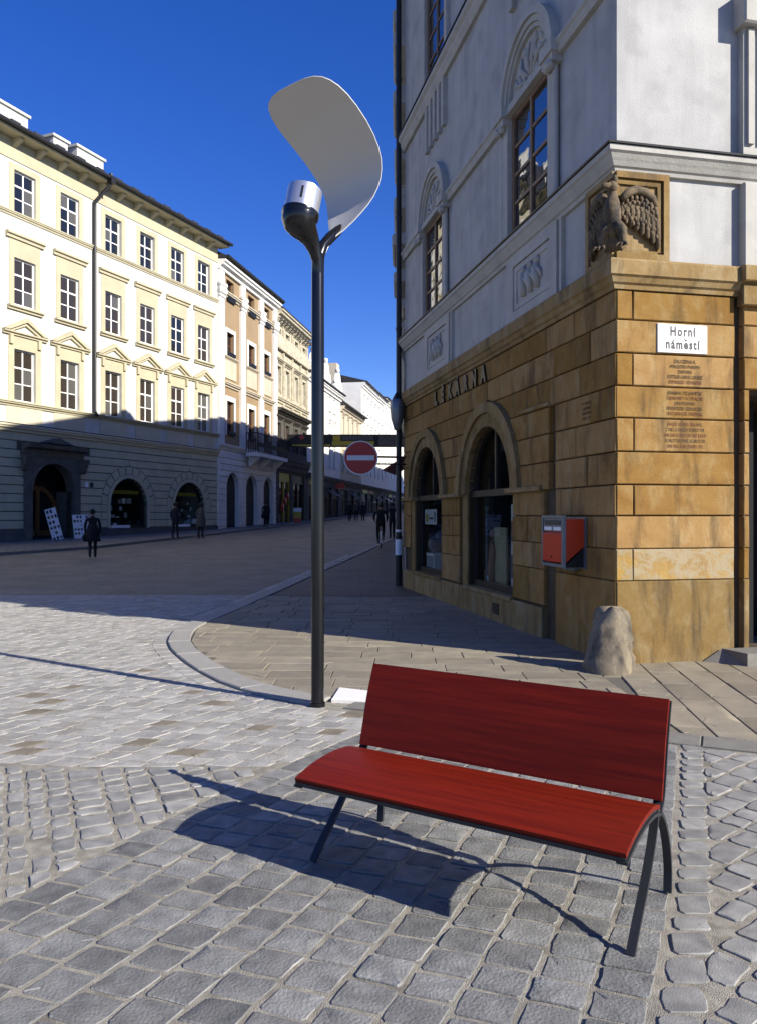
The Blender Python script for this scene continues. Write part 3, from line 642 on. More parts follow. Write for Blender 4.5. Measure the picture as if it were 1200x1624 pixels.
# windows on the street face
for c in (-2.287, -6.832):
    w = window(CH, c, 5.42, 1.306, 1.7, 2, 4, .03, M_framewood, M_glassold, rz=FL, xf=LX, fw=.07, bar=.04)
    # tympanum with relief, moulded archivolt, columns, caps
    r0 = .80
    for a, (ra, rb, y) in enumerate(((.90,.80,-.08),(.795,.72,-.045),(.715,.66,-.015))):
        part('arch_moulding', MB().ring(arc(c, 7.22, ra, 180, 0, 28), arc(c, 7.22, rb, 180, 0, 28), y, .08), M_ptrim, CH, rz=FL, smooth=35)
    part('tympanum', MB().prism(arc(c, 7.22, .66, 180, 0, 24), .036, .06), M_ptrim, CH, rz=FL)
    rel = MB()
    for i in range(26):
        an = R(random.uniform(8, 172)); rr = .62*math.sqrt(random.random()); x, z = c+rr*math.cos(an)*.92, 7.27+rr*math.sin(an)*.85
        rel.ball((x, .035, z), random.uniform(.03,.065), 8, (1, .55, 1.2))
    for i in range(5):
        a = R(30+30*i); rel.tube([(c+.1*math.cos(a), .03, 7.27+.1*math.sin(a)), (c+.38*math.cos(a+.2), .015, 7.27+.36*math.sin(a+.2)), (c+.55*math.cos(a), .03, 7.27+.52*math.sin(a))], [.03,.03,.015], 6)
    part('tympanum_relief', rel, M_ptrim, CH, rz=FL, smooth=True)
    part('window_head', MB().box(c-.66, c+.66, -.06, .08, 7.12, 7.22), M_ptrim, CH, rz=FL)
    for sx in (-1, 1):
        x = c+sx*.76
        col = MB(); col.box(x-.09, x+.09, -.03, .05, 5.38, 7.0); part('pilaster', col, M_ptrim, CH, rz=FL)
        x2 = c+sx*.87; sh = MB().tube([(x2, -.01, 5.38), (x2, -.01, 7.0)], .035, 10); part('colonnette', sh, M_ptrim, CH, rz=FL, smooth=40)
        cp = MB(); cp.box(x-.11, x+.17*sx+.02 if sx > 0 else x+.11, -.07, .05, 7.0, 7.06); 
        cp = MB().box(min(x-.1*sx, x+.2*sx), max(x-.1*sx, x+.2*sx), -.10, .05, 7.0, 7.10); cp.box(min(x-.12*sx, x+.23*sx), max(x-.12*sx, x+.23*sx), -.13, .05, 7.10, 7.26)
        cp.ball((x2, -.09, 6.98), .07, 8); cp.ball((x, -.07, 6.99), .06, 8); part('capital', cp, M_ptrim, CH, rz=FL)
for c in (-6.7, -2.287):
    window(CH, c, 9.75, 1.30, 2.45, 2, 5, .03, M_framewood, M_glassold, rz=FL, xf=LX, fw=.07, bar=.04)
    for sx in (-1, 1): part('window_surround', MB().box(c+sx*.73-.075, c+sx*.73+.075, -.03, .06, 9.74, 12.3), M_ptrim, CH, rz=FL)
    for i in range(5): part('apron_rib', MB().box(c-.56+.28*i-.06, c-.56+.28*i+.06, -.035, .05, 8.55, 9.42), M_ptrim, CH, rz=FL)
# relief panels under the cornice
for c in (-2.16, -6.55):
    part('panel_field', MB().box(c-.62, c+.62, .0, .05, 4.3, 5.0), M_ptrim, CH, rz=FL)
    sq = lambda a, b: [(c-a,4.65-b),(c+a,4.65-b),(c+a,4.65+b),(c-a,4.65+b)]
    part('panel_frame', MB().ring(sq(.80,.45), sq(.60,.31), -.03, .05, True), M_ptrim, CH, rz=FL)
    part('panel_frame', MB().ring(sq(.58,.29), sq(.50,.22), -.015, .05, True), M_ptrim, CH, rz=FL)
    rel = MB()
    for i in range(3):
        x = c-.25+.22*i; rel.tube([(x,0,4.47),(x+.03,-.03,4.58),(x-.02,-.035,4.7),(x+.02,-.01,4.8)], [.05,.06,.055,.03], 7); rel.ball((x+.02,-.02,4.82), .045, 8)
        rel.tube([(x,-.02,4.72),(x+.1,-.03,4.66),(x+.13,-.01,4.57)], [.03,.03,.02], 6)
    part('panel_relief', rel, M_ptrim, CH, rz=FL, smooth=True)
    for s in (-1, 1): part('panel_lisene', MB().box(c+s*.87-.03, c+s*.87+.03, -.012, .05, 4.2, 5.1), M_ptrim, CH, rz=FL)
# square face: pilaster with flutes, panel joints
pl = part('pilaster', MB().box(1.46, 2.35, -.05, .05, 5.37, 14), M_ptrim, CH)
for i in range(6): part('flute_rib', MB().prof(0, .07, [(-.05,5.5),(-.085,5.5),(-.085,6.72),(-.05,6.72)]), M_ptrim, pl, (1.50+.135*i, 0, 0))
part('pilaster_capital', MB().block([(1.40,6.74),(2.4,6.74),(2.4,7.1),(1.40,7.1)], -.16, .05, .02), M_ptrim, CH)
part('pilaster_pedestal', MB().block([(1.47,4.2),(2.3,4.2),(2.3,5.1),(1.47,5.1)], -.06, .05, .012), M_ptrim, CH)
# stone corner panel with the carved eagle
EG = obj('eagle_relief', None, CH); EG['label'] = 'weathered carved stone eagle with spread wings on the house corner'
def sqr(a, b, z0, z1): return [(a,z0),(b,z0),(b,z1),(a,z1)]
for rz, s in ((0, 1), (FL, -1)):
    X = lambda a, b: (a, b) if s > 0 else (-b, -a)
    a, b = X(.0, .60); part('panel_backing', MB().box(a if s > 0 else a, b, .012, .05, 4.2, 5.1), M_sandpale, EG, rz=rz)
    o = X(.004, .60); i = X(.004, .535); part('panel_frame', MB().ring(sqr(*o,4.19,5.10), sqr(*i,4.27,5.025), -.035, .03, True) if False else MB().box(*X(.535,.60), -.035, .03, 4.2, 5.1).box(*X(-.0,.535), -.035, .03, 5.035, 5.1).box(*X(0,.535), -.035, .03, 4.2, 4.265), M_sandpale, EG, rz=rz)
    part('panel_frame', MB().box(*X(.475,.515), -.012, .03, 4.29, 5.015).box(*X(0,.475), -.012, .03, 4.975, 5.015).box(*X(0,.475), -.012, .03, 4.266, 4.30), M_sandpale, EG, rz=rz)
e = MB(); e.smooth = True                              # body, legs, head stand out diagonally from the corner
D = lambda k, z: (-k*.7, -k*.7, z)
e.tube([D(.03,4.36), D(.07,4.45), D(.10,4.56), D(.12,4.66), D(.11,4.75), D(.09,4.82), D(.10,4.87)], [.03,.065,.085,.09,.072,.048,.042], 12)
part('body', e, M_eagle, EG)
h = MB(); h.smooth = True; h.ball(D(.115,4.90), .062, 12, (1,1,.95)); h.tube([D(.14,4.905), (-.19,-.10,4.90), (-.215,-.10,4.87)], [.035,.025,.004], 8); h.ball((-.04,-.07,4.985), .03, 8, (1,1,1.6)); part('head', h, M_eagle, EG)
for s in (0, 1):
    l = MB(); l.smooth = True; b0 = Vector(D(.11,4.52)); q = Vector((.09,-.09,0)) if s == 0 else Vector((-.09,.09,0))
    f0 = b0+q*.9; f0.z = 4.30; l.tube([b0+q*.3, b0+q*.8+Vector((0,0,-.08)), f0+Vector((0,0,.03)), f0], [.06,.055,.03,.03], 9)
    for k in (-1, 0, 1): l.tube([f0, f0+Vector((-.04+.03*k, -.04-.03*k, -.01)), f0+Vector((-.06+.045*k, -.06-.045*k, -.045))], [.02,.017,.006], 6)
    part('leg', l, M_eagle, EG)
tl = MB(); tl.smooth = True
for k in range(5): tl.tube([D(.06,4.46), (-.04-.03*(k-2), -.04+.03*(k-2), 4.26)], [.035,.02], 7)
part('tail', tl, M_eagle, EG)
for rz, s in ((0, 1), (FL, -1)):
    w = MB()                                           # wing arm, arched like a bow
    pts = [(.02,-.10,4.78),(.10,-.08,4.86),(.20,-.06,4.90),(.31,-.05,4.885),(.40,-.045,4.83),(.455,-.035,4.73)]
    w.tube([(p[0]*s, p[1], p[2]) for p in pts], [.04,.045,.05,.05,.04,.02], 9)
    wg = part('wing', w, M_eagle, EG, rz=rz, smooth=True)
    for i in range(8):                                 # long flight feathers hang from it
        u = i/7; x0 = .04+.40*u; zt = interp([(0,4.80),(.3,4.87),(.6,4.86),(1,4.75)], u); zb = 4.58-.26*u**1.2
        f = MB(); x1 = x0+.03*u
        f.tube([(x0*s, -.035, zt), ((x0+.01)*s, -.045, (zt+zb)/2), (x1*s, -.03, zb+.03), (x1*s, -.015, zb)], [.026,.032,.026,.008], 8)
        part('feather', f, M_eagle, wg, smooth=True)
    sc = MB()
    for r in range(6):                                 # covert feathers in scale-like rows
        for i in range(8):
            u = (i+.5*(r % 2))/7.5; zt = interp([(0,4.80),(.3,4.87),(.6,4.86),(1,4.75)], u); z = zt-.05-.052*r
            if u <= 1 and z > 4.60-.26*u: sc.ball(((.04+.40*u)*s, -.072+.004*r, z), .021, 7, (1, .8, 1.25))
    part('covert_feathers', sc, M_eagle, wg, smooth=True, kind='stuff')
# lettering
for i, ch in enumerate('LÉKÁRNA'):
    me = text_mesh(ch, .34, M_black, .012, sx=.86, bold=.022); o = obj('letter', me, CH, LX((-6.55+.43*i, -.022, 3.60)), FL)
lines = [[('ZALOZENA R.', 0), ('•MAGISTRI PHARM•', 0), ('DAMIAN', 0), ('GOTTLIEB GABRIEL LORENZ', 0), ('1708 NASLED. 1733 KASPAR', 1)],
         [('JOHANN A. 1752 JAN PETKE', 0), ('1760 NAVRAT 1 A 1770 ALOIS', 1), ('JAN PULPAN', 0), ('FRANTISEK SEDLACEK', 0), ('1810 JAN JOS. FARMAK', 1)],
         [('JAN JOS. HLAVKA 1836 NASL.', 1), ('CYRILL A VACLAV SCHROTTER', 0), ('1848 JAN SCHROTTER 1867 JULIUS', 1), ('SCHROTTER PAVEL SCHROTTER', 0), ('1898 PAUL KARL PHARM. 1912', 1)]]
for bi, (zt, zb) in enumerate(((3.20, 2.93), (2.87, 2.60), (2.54, 2.25))):
    for li, (s, rd) in enumerate(lines[bi]):
        me = text_mesh(s, .052, M_redtext if rd else M_browntext, .001, sx=.62 if len(s) > 20 else .8); obj('inscription', me, CH, (.80, -.0045, zt-.047-(zt-zb)/5*li), 0)
for li in range(4): obj('inscription', text_mesh(['SV. PAMATCE', 'LEKARNICE', 'OBNOVENO', 'ROKU 1911'][li], .05, M_browntext, .001, sx=.8), CH, LX((-.62, -.0045, 2.78-.055*li)), FL)
# doorway on the square face
part('door', MB().box(1.5, 3.26, 1.5, 1.56, .0, 2.95), M_framedark, CH); part('door_reveal', MB().box(1.5, 1.56, .46, 1.5, 0, 2.95).box(3.2, 3.26, .46, 1.5, 0, 2.95).box(1.56, 3.2, .46, 1.5, 2.86, 2.95), M_mortar, CH)
# drainpipe at the far end
dp = MB().tube([(-.10, LEN+.02, .05), (-.10, LEN+.02, TOP)], .06, 14); pp = part('drainpipe', dp, M_pipe, CH, smooth=40)
for z in (1.0, 3.2, 5.6, 8, 11): part('pipe_bracket', MB().lathe([(.07,-.03),(.07,.03)], 14, (-.10, LEN+.02, z)), M_gutter, pp)
part('pipe_boot', MB().lathe([(.072,0),(.072,1.1)], 14, (-.10, LEN+.02, .02)), M_iron, pp)
part('sticker', MB().lathe([(.075,0),(.075,.34)], 14, (-.10, LEN+.02, .70)), M_poster, pp); part('sticker', MB().lathe([(.064,0),(.064,.05)], 14, (-.10, LEN+.02, 1.20)), M_poster, pp)

# pharmacy window displays
def at_left(t, inn, z): a = math.atan2(.207,.978); x, y = inn, t; return (2.436+x*math.cos(a)-y*math.sin(a), 8.12+x*math.sin(a)+y*math.cos(a), z)
RZL = math.atan2(.207,.978)+FL
t = thing('advertising_poster', 'tall cream advertising panel standing in the nearer pharmacy window', 'poster', at_left(4.0, .27, .42), RZL)
part('panel', MB().box(-.32,.22,0,.03,0,.95), M_postery, t)
fg = MB(); fg.smooth = True; fg.tube([(-.30,-.02,.02),(-.34,-.02,.3),(-.28,-.02,.55),(-.33,-.02,.75)], [.06,.075,.07,.03], 8); fg.ball((-.34,-.02,.84), .06, 8, (1,.5,1.2)); part('printed_figure', fg, M_postskin, t)
t = thing('display_stand', 'narrow white display stand at the edge of the nearer pharmacy window', 'stand', at_left(3.56, .29, .42), RZL)
part('panel', MB().box(-.07,.10,0,.04,0,1.3), M_poster, t); part('picture', MB().box(-.05,.08,-.006,0,.75,1.05), M_postskin, t); part('picture', MB().box(-.05,.08,-.006,0,.2,.55), M_goodsblue, t)
t = tag(part('display_post', MB().tube([(0,0,0),(0,0,1.25)], .014, 8).box(-.03,.03,-.02,.02,1.22,1.29), M_steel, None, at_left(4.72, .3, .42), RZL), 'thin steel post in the nearer pharmacy window', 'post')
t = thing('package_row', 'row of small packages on the floor of the nearer pharmacy window', 'packages', at_left(4.5, .25, .42), RZL)
for i in range(6): part('package', MB().box(-.3+.1*i, -.22+.1*i, 0, .07, 0, .12+.16*random.random()), random.choice([M_goods, M_goodsblue, M_postskin]), t, (0, .1*random.random(), 0))
t = thing('notice_card', 'white notice with a coloured square in the farther pharmacy window', 'notice', at_left(7.68, .19, 1.38), RZL)
part('card', MB().box(-.42,.42,0,.01,0,.3), M_poster, t); part('picture', MB().box(-.34,-.16,-.005,-.001,.05,.2), M_yellow, t); part('print_line', MB().box(-.08,.18,-.005,-.001,.1,.14), M_print, t); part('print_line', MB().box(.28,.34,-.005,-.001,.05,.25), M_print, t)
for i, (tt, z, r, lb) in enumerate(((7.95, .98, .17, 'blue-grey ball in the farther pharmacy window above a white stool'), (7.45, 1.12, .16, 'dark blue ball near the pier in the farther pharmacy window'))):
    b = MB(); b.smooth = True; b.ball((0,0,0), r, 16); tag(part('display_ball', b, M_goodsblue, None, at_left(tt, .38, z)), lb, 'ball')
t = thing('display_stool', 'white display stool with draped cloth in the farther pharmacy window', 'stool', at_left(7.8, .36, .42), RZL)
part('top', MB().box(-.28,.28,-.15,.15,.33,.38), M_poster, t)
for x in (-.25, .25): part('leg', MB().box(x-.03, x+.03, -.14, .14, 0, .33), M_poster, t)
cl = MB(); cl.smooth = True
for i in range(5): cl.ball((-.5+.22*i, -.12, .03), .13, 8, (1.2,.9,.5))
part('cloth', cl, M_goods, t)

# small things round the corner house
t = thing('street_name_sign', 'white enamel street name sign reading Horní náměstí', 'sign', (2.436+.978*.76, 8.12+.207*.76, 3.405), math.atan2(.207,.978))
part('plate', MB().block([(-.29,-.15),(.29,-.15),(.29,.15),(-.29,.15)], -.022, -.001, .004), M_sign, t)
for s, z, sz in (('Horní', .03, .135), ('námestí', -.105, .135)): lo_ = obj('lettering', text_mesh(s, sz, M_black, .0008, sx=.74, bold=.0045, spacing=1.28), t, (0, -.0235, z))
part('caron', MB().prism([(-.022,.026),(-.011,.026),(0,.012),(.011,.026),(.022,.026),(.005,0),(-.005,0)], -.0008, .0008), M_black, lo_, (.037, 0, .078))
for x in (-.275, .275):
    for z in (-.135, .135): part('screw', MB().ball((x,-.0225,z), .006, 6), M_steel, t)
t = thing('mailbox', 'orange post box with grey steel frame on the sandstone wall', 'mailbox', at_left(.94, -.02, .995), RZL)
w2 = .28
part('box', MB().prof(-w2, w2, [(-.221,.03),(-.221,.52),(0,.52),(0,.21)]), M_mail, t); part('support', MB().prof(-w2+.01, w2-.01, [(-.2,-.02),(-.2,.01),(0,.19),(0,-.02)]), M_iron, t)
fr = MB(); fr.box(-w2-.005,-w2+.03,-.255,-.222,-.02,.56); fr.box(w2-.03,w2+.015,-.255,-.222,-.02,.56); fr.box(-w2+.03,w2-.03,-.255,-.222,.53,.56); fr.box(-w2+.03,w2-.03,-.255,-.222,-.02,.015); part('frame', fr, M_steel, t)
part('flap', MB().block([(-w2+.035,.03),(w2-.035,.03),(w2-.035,.36),(-w2+.035,.36)], -.262, -.222, .012), M_mail, t)
part('slot_plate', MB().box(-w2+.035,w2-.035,-.245,-.222,.38,.525), M_steel, t); part('slot', MB().box(-w2+.07,w2-.07,-.249,-.246,.45,.505), M_print, t); part('notice_plate', MB().box(-w2+.06,-.02,-.249,-.246,.39,.43), M_poster, t); part('notice_plate', MB().box(.02,w2-.06,-.249,-.246,.39,.43), M_poster, t)
part('back_plate', MB().box(-w2-.02,w2+.035,0,.018,-.04,.54), M_steel, t); part('lock', MB().ball((0,-.262,.09), .012, 8), M_iron, t); part('hanger', MB().box(-.15,.15,-.05,0,-.07,-.02), M_steel, t)
# guard stone: a lumpy worn cone
gs = MB(); gs.smooth = True; ring = 22; prof = [(.235,0),(.24,.05),(.225,.12),(.205,.19),(.19,.26),(.185,.33),(.18,.40),(.175,.46),(.17,.52),(.155,.57),(.11,.605),(.01,.615)]
for i, (r, z) in enumerate(prof):
    for k in range(ring):
        a = 2*math.pi*k/ring; q = r*(1+.07*math.sin(2*a+z*6)+.05*math.sin(3*a-z*9)+.035*math.sin(7*a+z*15)+random.gauss(0,.045)); q += max(0, 1-z/.47)*.12*max(0, math.cos(a-R(245)))**2 + (-.035 if z > .48 and math.cos(a-R(215)) > .6 else 0)
        gs.v.append((q*math.cos(a)*1.02+.04*z, q*math.sin(a)*.95+.06*z, z*(1+.03*math.sin(a*3)) if i else z-.04))
for i in range(len(prof)-1):
    for k in range(ring): gs.f.append((i*ring+k, i*ring+(k+1)%ring, (i+1)*ring+(k+1)%ring, (i+1)*ring+k))
gs.f.append(tuple(range((len(prof)-1)*ring, len(prof)*ring)))
tag(part('guard_stone', gs, M_guard, None, (2.31, 7.87, .012)), 'worn pale guard stone at the foot of the sandstone corner', 'bollard')
ds = MB().prof(0, 2.2, [(-.34,0),(-.34,.13),(0,.13),(0,0)]); ds.v[0] = (-.0,-.34,0); ds.v[3] = (-.28,0,0); ds.v[2] = (-.05,0,.13)
tag(part('doorstep', ds, M_step, None, (2.436+.978*1.27+.207*.03, 8.12+.207*1.27-.978*.03, .014), math.atan2(.207,.978)), 'grey stone doorstep at the right edge beside the corner pier', 'step')
# no entry sign on a wall bracket
t = thing('no_entry_sign', 'round red no entry sign with a white bar on a wall bracket', 'road sign', (-.37, 16.5, 2.764))
dsc = lambda r, y0, y1: MB().prism(arc(0, 0, r, 0, 360, 40)[:-1], y0, y1)
part('rim', dsc(.36, 0, .02), M_signgrey, t); part('disc', dsc(.335, -.004, -.001), M_red, t); part('bar', MB().box(-.285,.285,-.008,-.005,-.052,.052), M_signgrey, t)
part('bracket', MB().tube([(0,.04,.03),(.95,.25,.03)], .022, 8).tube([(0,.04,-.12),(.95,.25,-.12)], .015, 8), M_iron, t); part('clamp', MB().box(-.05,.05,.02,.07,-.2,.2), M_iron, t)
t = thing('wall_lantern', 'dark oval lantern on the wall beside the drainpipe', 'lamp', (.40, 16.9, 3.75))
ln = MB(); ln.smooth = True; ln.lathe([(.02,-.38),(.07,-.34),(.13,-.12),(.155,.1),(.15,.24),(.10,.31),(.03,.34)], 14); part('housing', ln, M_steel, t); part('cap', MB().lathe([(.11,.30),(.06,.40),(.02,.46)], 12), M_iron, t); part('arm', MB().tube([(0,0,.4),(.14,.1,.42),(.22,.25,.3)], .02, 8), M_iron, t)

# ------------------------------------------------------------------ street lamp
t = thing('street_lamp', 'tall dark steel lamp with a curved white reflector paddle above an uplight', 'street lamp', (-.4925, 6.414, .02))
CV = Vector((-.643,-.766,0)); WV = Vector((.766,-.643,0)); O = Vector((.01,0,0)); Z = Vector((0,0,1))
p = MB(); p.smooth = 40; p.lathe([(.0525,0),(.0525,2.9),(.051,3.5)], 28); part('pole', p, M_polem, t); part('base_collar', MB().lathe([(.062,-.02),(.062,.012),(.055,.016)], 28), M_polem, t, smooth=40)
f = MB(); f.smooth = 50
f.tube([(0,0,3.5), O+CV*.012+Z*3.60, O+CV*.045+Z*3.68, O+CV*.09+Z*3.745, O+CV*.135+Z*3.79, O+CV*.177+Z*3.825, O+CV*.205+Z*3.853, O+CV*.214+Z*3.888, O+CV*.209+Z*3.915], [.051,.05,.054,.068,.09,.115,.136,.147,.147], 28); part('uplight_arm', f, M_polem, t)
f = MB(); f.smooth = 50
f.tube([(0,0,3.5), O+Z*3.64, O-CV*.045+Z*3.74, O-CV*.13+Z*3.83, O-CV*.22+Z*3.91, O-CV*.26+Z*3.97], [.051,.045,.042,.045,.04,.012], 20); part('reflector_arm', f, M_polem, t)
ax = (Z-CV*.26).normalized(); mt = ax.to_track_quat('Z','Y').to_matrix().to_4x4(); cc = O+CV*.215+Z*3.90
hd = MB(); hd.smooth = 40; hd.lathe([(.10,-.03),(.14,-.012),(.149,.01),(.149,.035),(.14,.04)], 32, cc, mt); part('uplight_base', hd, M_black if False else M_polem, t)
cu = MB(); cu.smooth = 40; cu.lathe([(.138,.04),(.138,.235),(.13,.24),(.125,.235),(.12,.20)], 32, cc, mt); uh = part('uplight_housing', cu, M_cupm, t)
vd = (Vector((0,0,0))-Vector((0,6.2,0))).normalized(); vd = (vd-ax*vd.dot(ax)).normalized(); sd2 = ax.cross(vd)
s0 = cc+vd*.1385+ax*.14; vs_ = [s0+sd2*a+ax*b+vd*c for c in (-.01,.002) for a, b in ((-.009,-.05),(.009,-.05),(.009,.05),(-.009,.05))]
part('slot', MB().add(vs_, [(0,1,2,3),(4,5,6,7),(0,1,5,4),(1,2,6,5),(2,3,7,6),(3,0,4,7)]), M_black, uh)
PR = [(3.58,.0,.03),(3.68,-.035,.033),(3.76,-.078,.034),(3.82,-.12,.034),(3.87,-.165,.045),(3.92,-.215,.08),(3.99,-.262,.138),(4.06,-.305,.185),(4.13,-.345,.226),(4.2,-.375,.262),(4.27,-.394,.29),(4.34,-.40,.316),(4.41,-.388,.338),(4.48,-.355,.36),(4.55,-.30,.378),(4.62,-.222,.392),(4.69,-.122,.402),(4.76,.0,.405),(4.81,.095,.398),(4.85,.175,.378),(4.88,.235,.345),(4.902,.275,.30),(4.918,.302,.235),(4.926,.315,.15)]
nw = 14; rf = MB(); rf.smooth = 45; half = []
for side in (0, 1):
    for i, (z, c, hw) in enumerate(PR):
        a, b = PR[max(i-1,0)], PR[min(i+1,len(PR)-1)]; tn = Vector((b[1]-a[1], b[0]-a[0])).normalized(); nm = CV*(-tn.y)+Z*tn.x     # profile normal
        for k in range(nw+1):
            u = -1+2*k/nw; bow = .05*hw*(1-u*u)
            rf.v.append(O+CV*c+Z*z+WV*(hw*u)+nm*(bow*(1)+(.006 if side else -.006)*(1 if abs(u) < 1 and 0 < i < len(PR)-1 else .6)))
n1 = (nw+1)*len(PR); w1 = nw+1
for i in range(len(PR)-1):
    for k in range(nw): rf.f += [(i*w1+k, i*w1+k+1, (i+1)*w1+k+1, (i+1)*w1+k), (n1+i*w1+k, n1+(i+1)*w1+k, n1+(i+1)*w1+k+1, n1+i*w1+k+1)]
    rf.f += [(i*w1, (i+1)*w1, n1+(i+1)*w1, n1+i*w1), (i*w1+nw, n1+i*w1+nw, n1+(i+1)*w1+nw, (i+1)*w1+nw)]
for k in range(nw): rf.f += [(k, n1+k, n1+k+1, k+1), ((len(PR)-1)*w1+k, (len(PR)-1)*w1+k+1, n1+(len(PR)-1)*w1+k+1, n1+(len(PR)-1)*w1+k)]
rf.v = [tuple(v-Vector((0,0,.02))) for v in rf.v]
part('reflector', rf, M_refl, t)

# ------------------------------------------------------------------ bench
t = thing('park_bench', 'red stained wooden bench with curved dark steel legs on grey setts', 'bench', (.446, 3.38, .004), math.atan2(-.542, .84))
HL = .715
def panel(pts, th):                                    # bent board: (y,z) centre line
    up = []; dn = []
    for i, p in enumerate(pts):
        a = Vector(pts[max(i-1,0)]); b = Vector(pts[min(i+1,len(pts)-1)]); d = (b-a).normalized(); n = Vector((-d.y, d.x)); up.append(tuple(Vector(p)+n*th/2)); dn.append(tuple(Vector(p)-n*th/2))
    return up+dn[::-1]
def crv(pts, n=20):
    out = []
    P = [Vector(p) for p in pts]
    for i in range(len(P)-1):
        p0, p1, p2, p3 = P[max(i-1,0)], P[i], P[i+1], P[min(i+2,len(P)-1)]
        for k in range(n//(len(P)-1)): 
            s = k/(n//(len(P)-1)); out.append(tuple(.5*((2*p1)+(-p0+p2)*s+(2*p0-5*p1+4*p2-p3)*s*s+(-p0+3*p1-3*p2+p3)*s**3)))
    out.append(tuple(P[-1])); return out
seatp = crv([(-.385,.392),(-.27,.422),(-.13,.438),(0,.434),(.085,.412)], 20); backp = crv([(.120,.425),(.148,.52),(.185,.65),(.245,.80)], 18)
def bend(pts, th, x0, x1): 
    P = panel(pts, th); n = len(pts); mb = MB(); m = len(P)
    mb.v = [(x0,*q) for q in P]+[(x1,*q) for q in P]
    for i in range(n-1): mb.f += [(i,i+1,m-2-i,m-1-i), (m+i,m+m-1-i,m+m-2-i,m+i+1)]
    for i in range(m): mb.f.append((i,(i+1)%m,m+(i+1)%m,m+i))
    mb.smooth = 30; return mb
so_ = part('seat', bend(seatp, .018, -HL, HL), M_wood, t); ba_ = part('backrest', bend(backp, .016, -HL, HL), M_wood, t)
part('seat_edge', bend([(y,z-.0135) for y, z in seatp], .009, -HL+.002, HL-.002), M_bmetal, so_)
part('backrest_edge', bend([(y+.0125,z-.003) for y, z in backp], .009, -HL+.002, HL-.002), M_bmetal, ba_)
part('front_rail', MB().box(-HL+.004, HL-.004, -.384, -.368, .366, .381), M_bmetal, t)
fl = crv([(-.279,.0),(-.205,.072),(-.115,.15),(-.03,.235),(.035,.32),(.075,.398)], 20); rl = crv([(.279,.0),(.285,.09),(.262,.19),(.205,.295),(.125,.375),(.05,.408)], 20)
for x in (-.70, .70):
    for c in (fl, rl): part('leg', bend(c, .015, x-.016, x+.016), M_bmetal, t)
    part('seat_bracket', bend([(y,z-.028) for y, z in seatp], .012, x-.02, x+.02), M_bmetal, t)
    part('back_bracket', bend([(y+.024,z) for y, z in crv([(.07,.39),(.118,.43),(.148,.52),(.185,.65),(.24,.79)], 16)], .012, x-.02, x+.02), M_bmetal, t)

# ------------------------------------------------------------------ house row on the left
def root(name, label, P, D, z, group=None): return thing(name, label, 'building', (P[0], P[1], z), math.atan2(D[1], D[0]), group)
def shell(b, L, H, dep, m, holes, z0=0, th=.3, x0=0., ztop=None):
    part('wall', wall(MB(), x0, L, z0, H, 0, th, holes), m, b)
    part('core', MB().box(x0+.02, L-.02, th+.002 if not holes else th+.25, dep, -.5, H-.02), M_dark, b)
def gable_walls(b, L, H, dep, m, x0=0.): 
    for x in (x0, L-.3): part('side_wall', MB().box(x+(.0 if x == x0 else 0), x+.3, .302, dep, -.5, H), m, b)
def roof(b, L, H, dep, rise, over=.5, x0=0., m=None):
    mb = MB().add([(x0,-over,H-.02),(L,-over,H-.02),(L,dep/2,H+rise),(x0,dep/2,H+rise),(x0,dep,H),(L,dep,H),(x0,-over,H-.14),(L,-over,H-.14),(x0,dep,H-.1),(L,dep,H-.1)],
       [(0,1,2,3),(3,2,5,4),(6,7,1,0),(6,8,9,7),(0,3,4,8,6),(1,7,9,5,2)])
    return part('roof', mb, m or M_roof, b)
P1 = (-16.32, 34.0); D1 = (.3967, .918)
B1 = root('cream_townhouse', 'white and cream four-storey townhouse with pediments over its windows', P1, D1, .32)
L1 = 16.07; X0 = -14.0; OZ = -.32
z_ = lambda z: z+OZ
wc = [1.32, 3.98, 6.93, 9.546, 12.15, 14.65]; wcx = [-4.0, -1.34]+wc
arA = (8.13, 1.62, 3.72); arB = (13.3, 1.62, 3.70); arZ = (-2.5, 1.62, 3.72); po = (2.89, 1.26, 3.98)
holes = [(c-.59, c+.59, z_(a), z_(b)) for c in wcx for a, b in ((14.95,16.82),(10.87,12.95),(6.62,8.92))]
holes += [(c-r+.2, c+r-.2, z_(.88), z_(t_)-.2, True) for c, r, t_ in (arA, arB, arZ)]+[(po[0]-po[1], po[0]+po[1], -.3, z_(po[2]), True)]
part('wall', wall(MB(), X0, L1, z_(5.6), 18.0, 0, .3, [h for h in holes if h[2] > 5]), M_white, B1)
part('ground_floor_wall', wall(MB(), X0, L1, -.5, z_(5.598), .03, .4, [h for h in holes if h[2] < 5]), mat('plaster_joint', (.13, .125, .095), .9, .1, 2, 0), B1)
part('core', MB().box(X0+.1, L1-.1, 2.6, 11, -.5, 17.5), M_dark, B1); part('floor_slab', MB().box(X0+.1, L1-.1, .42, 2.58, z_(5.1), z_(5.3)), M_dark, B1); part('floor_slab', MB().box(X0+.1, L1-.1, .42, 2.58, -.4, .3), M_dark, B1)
for x in (X0, L1-.3): part('side_wall', MB().box(x, x+.3, .41, 12, -.5, 17.9), M_white, B1)
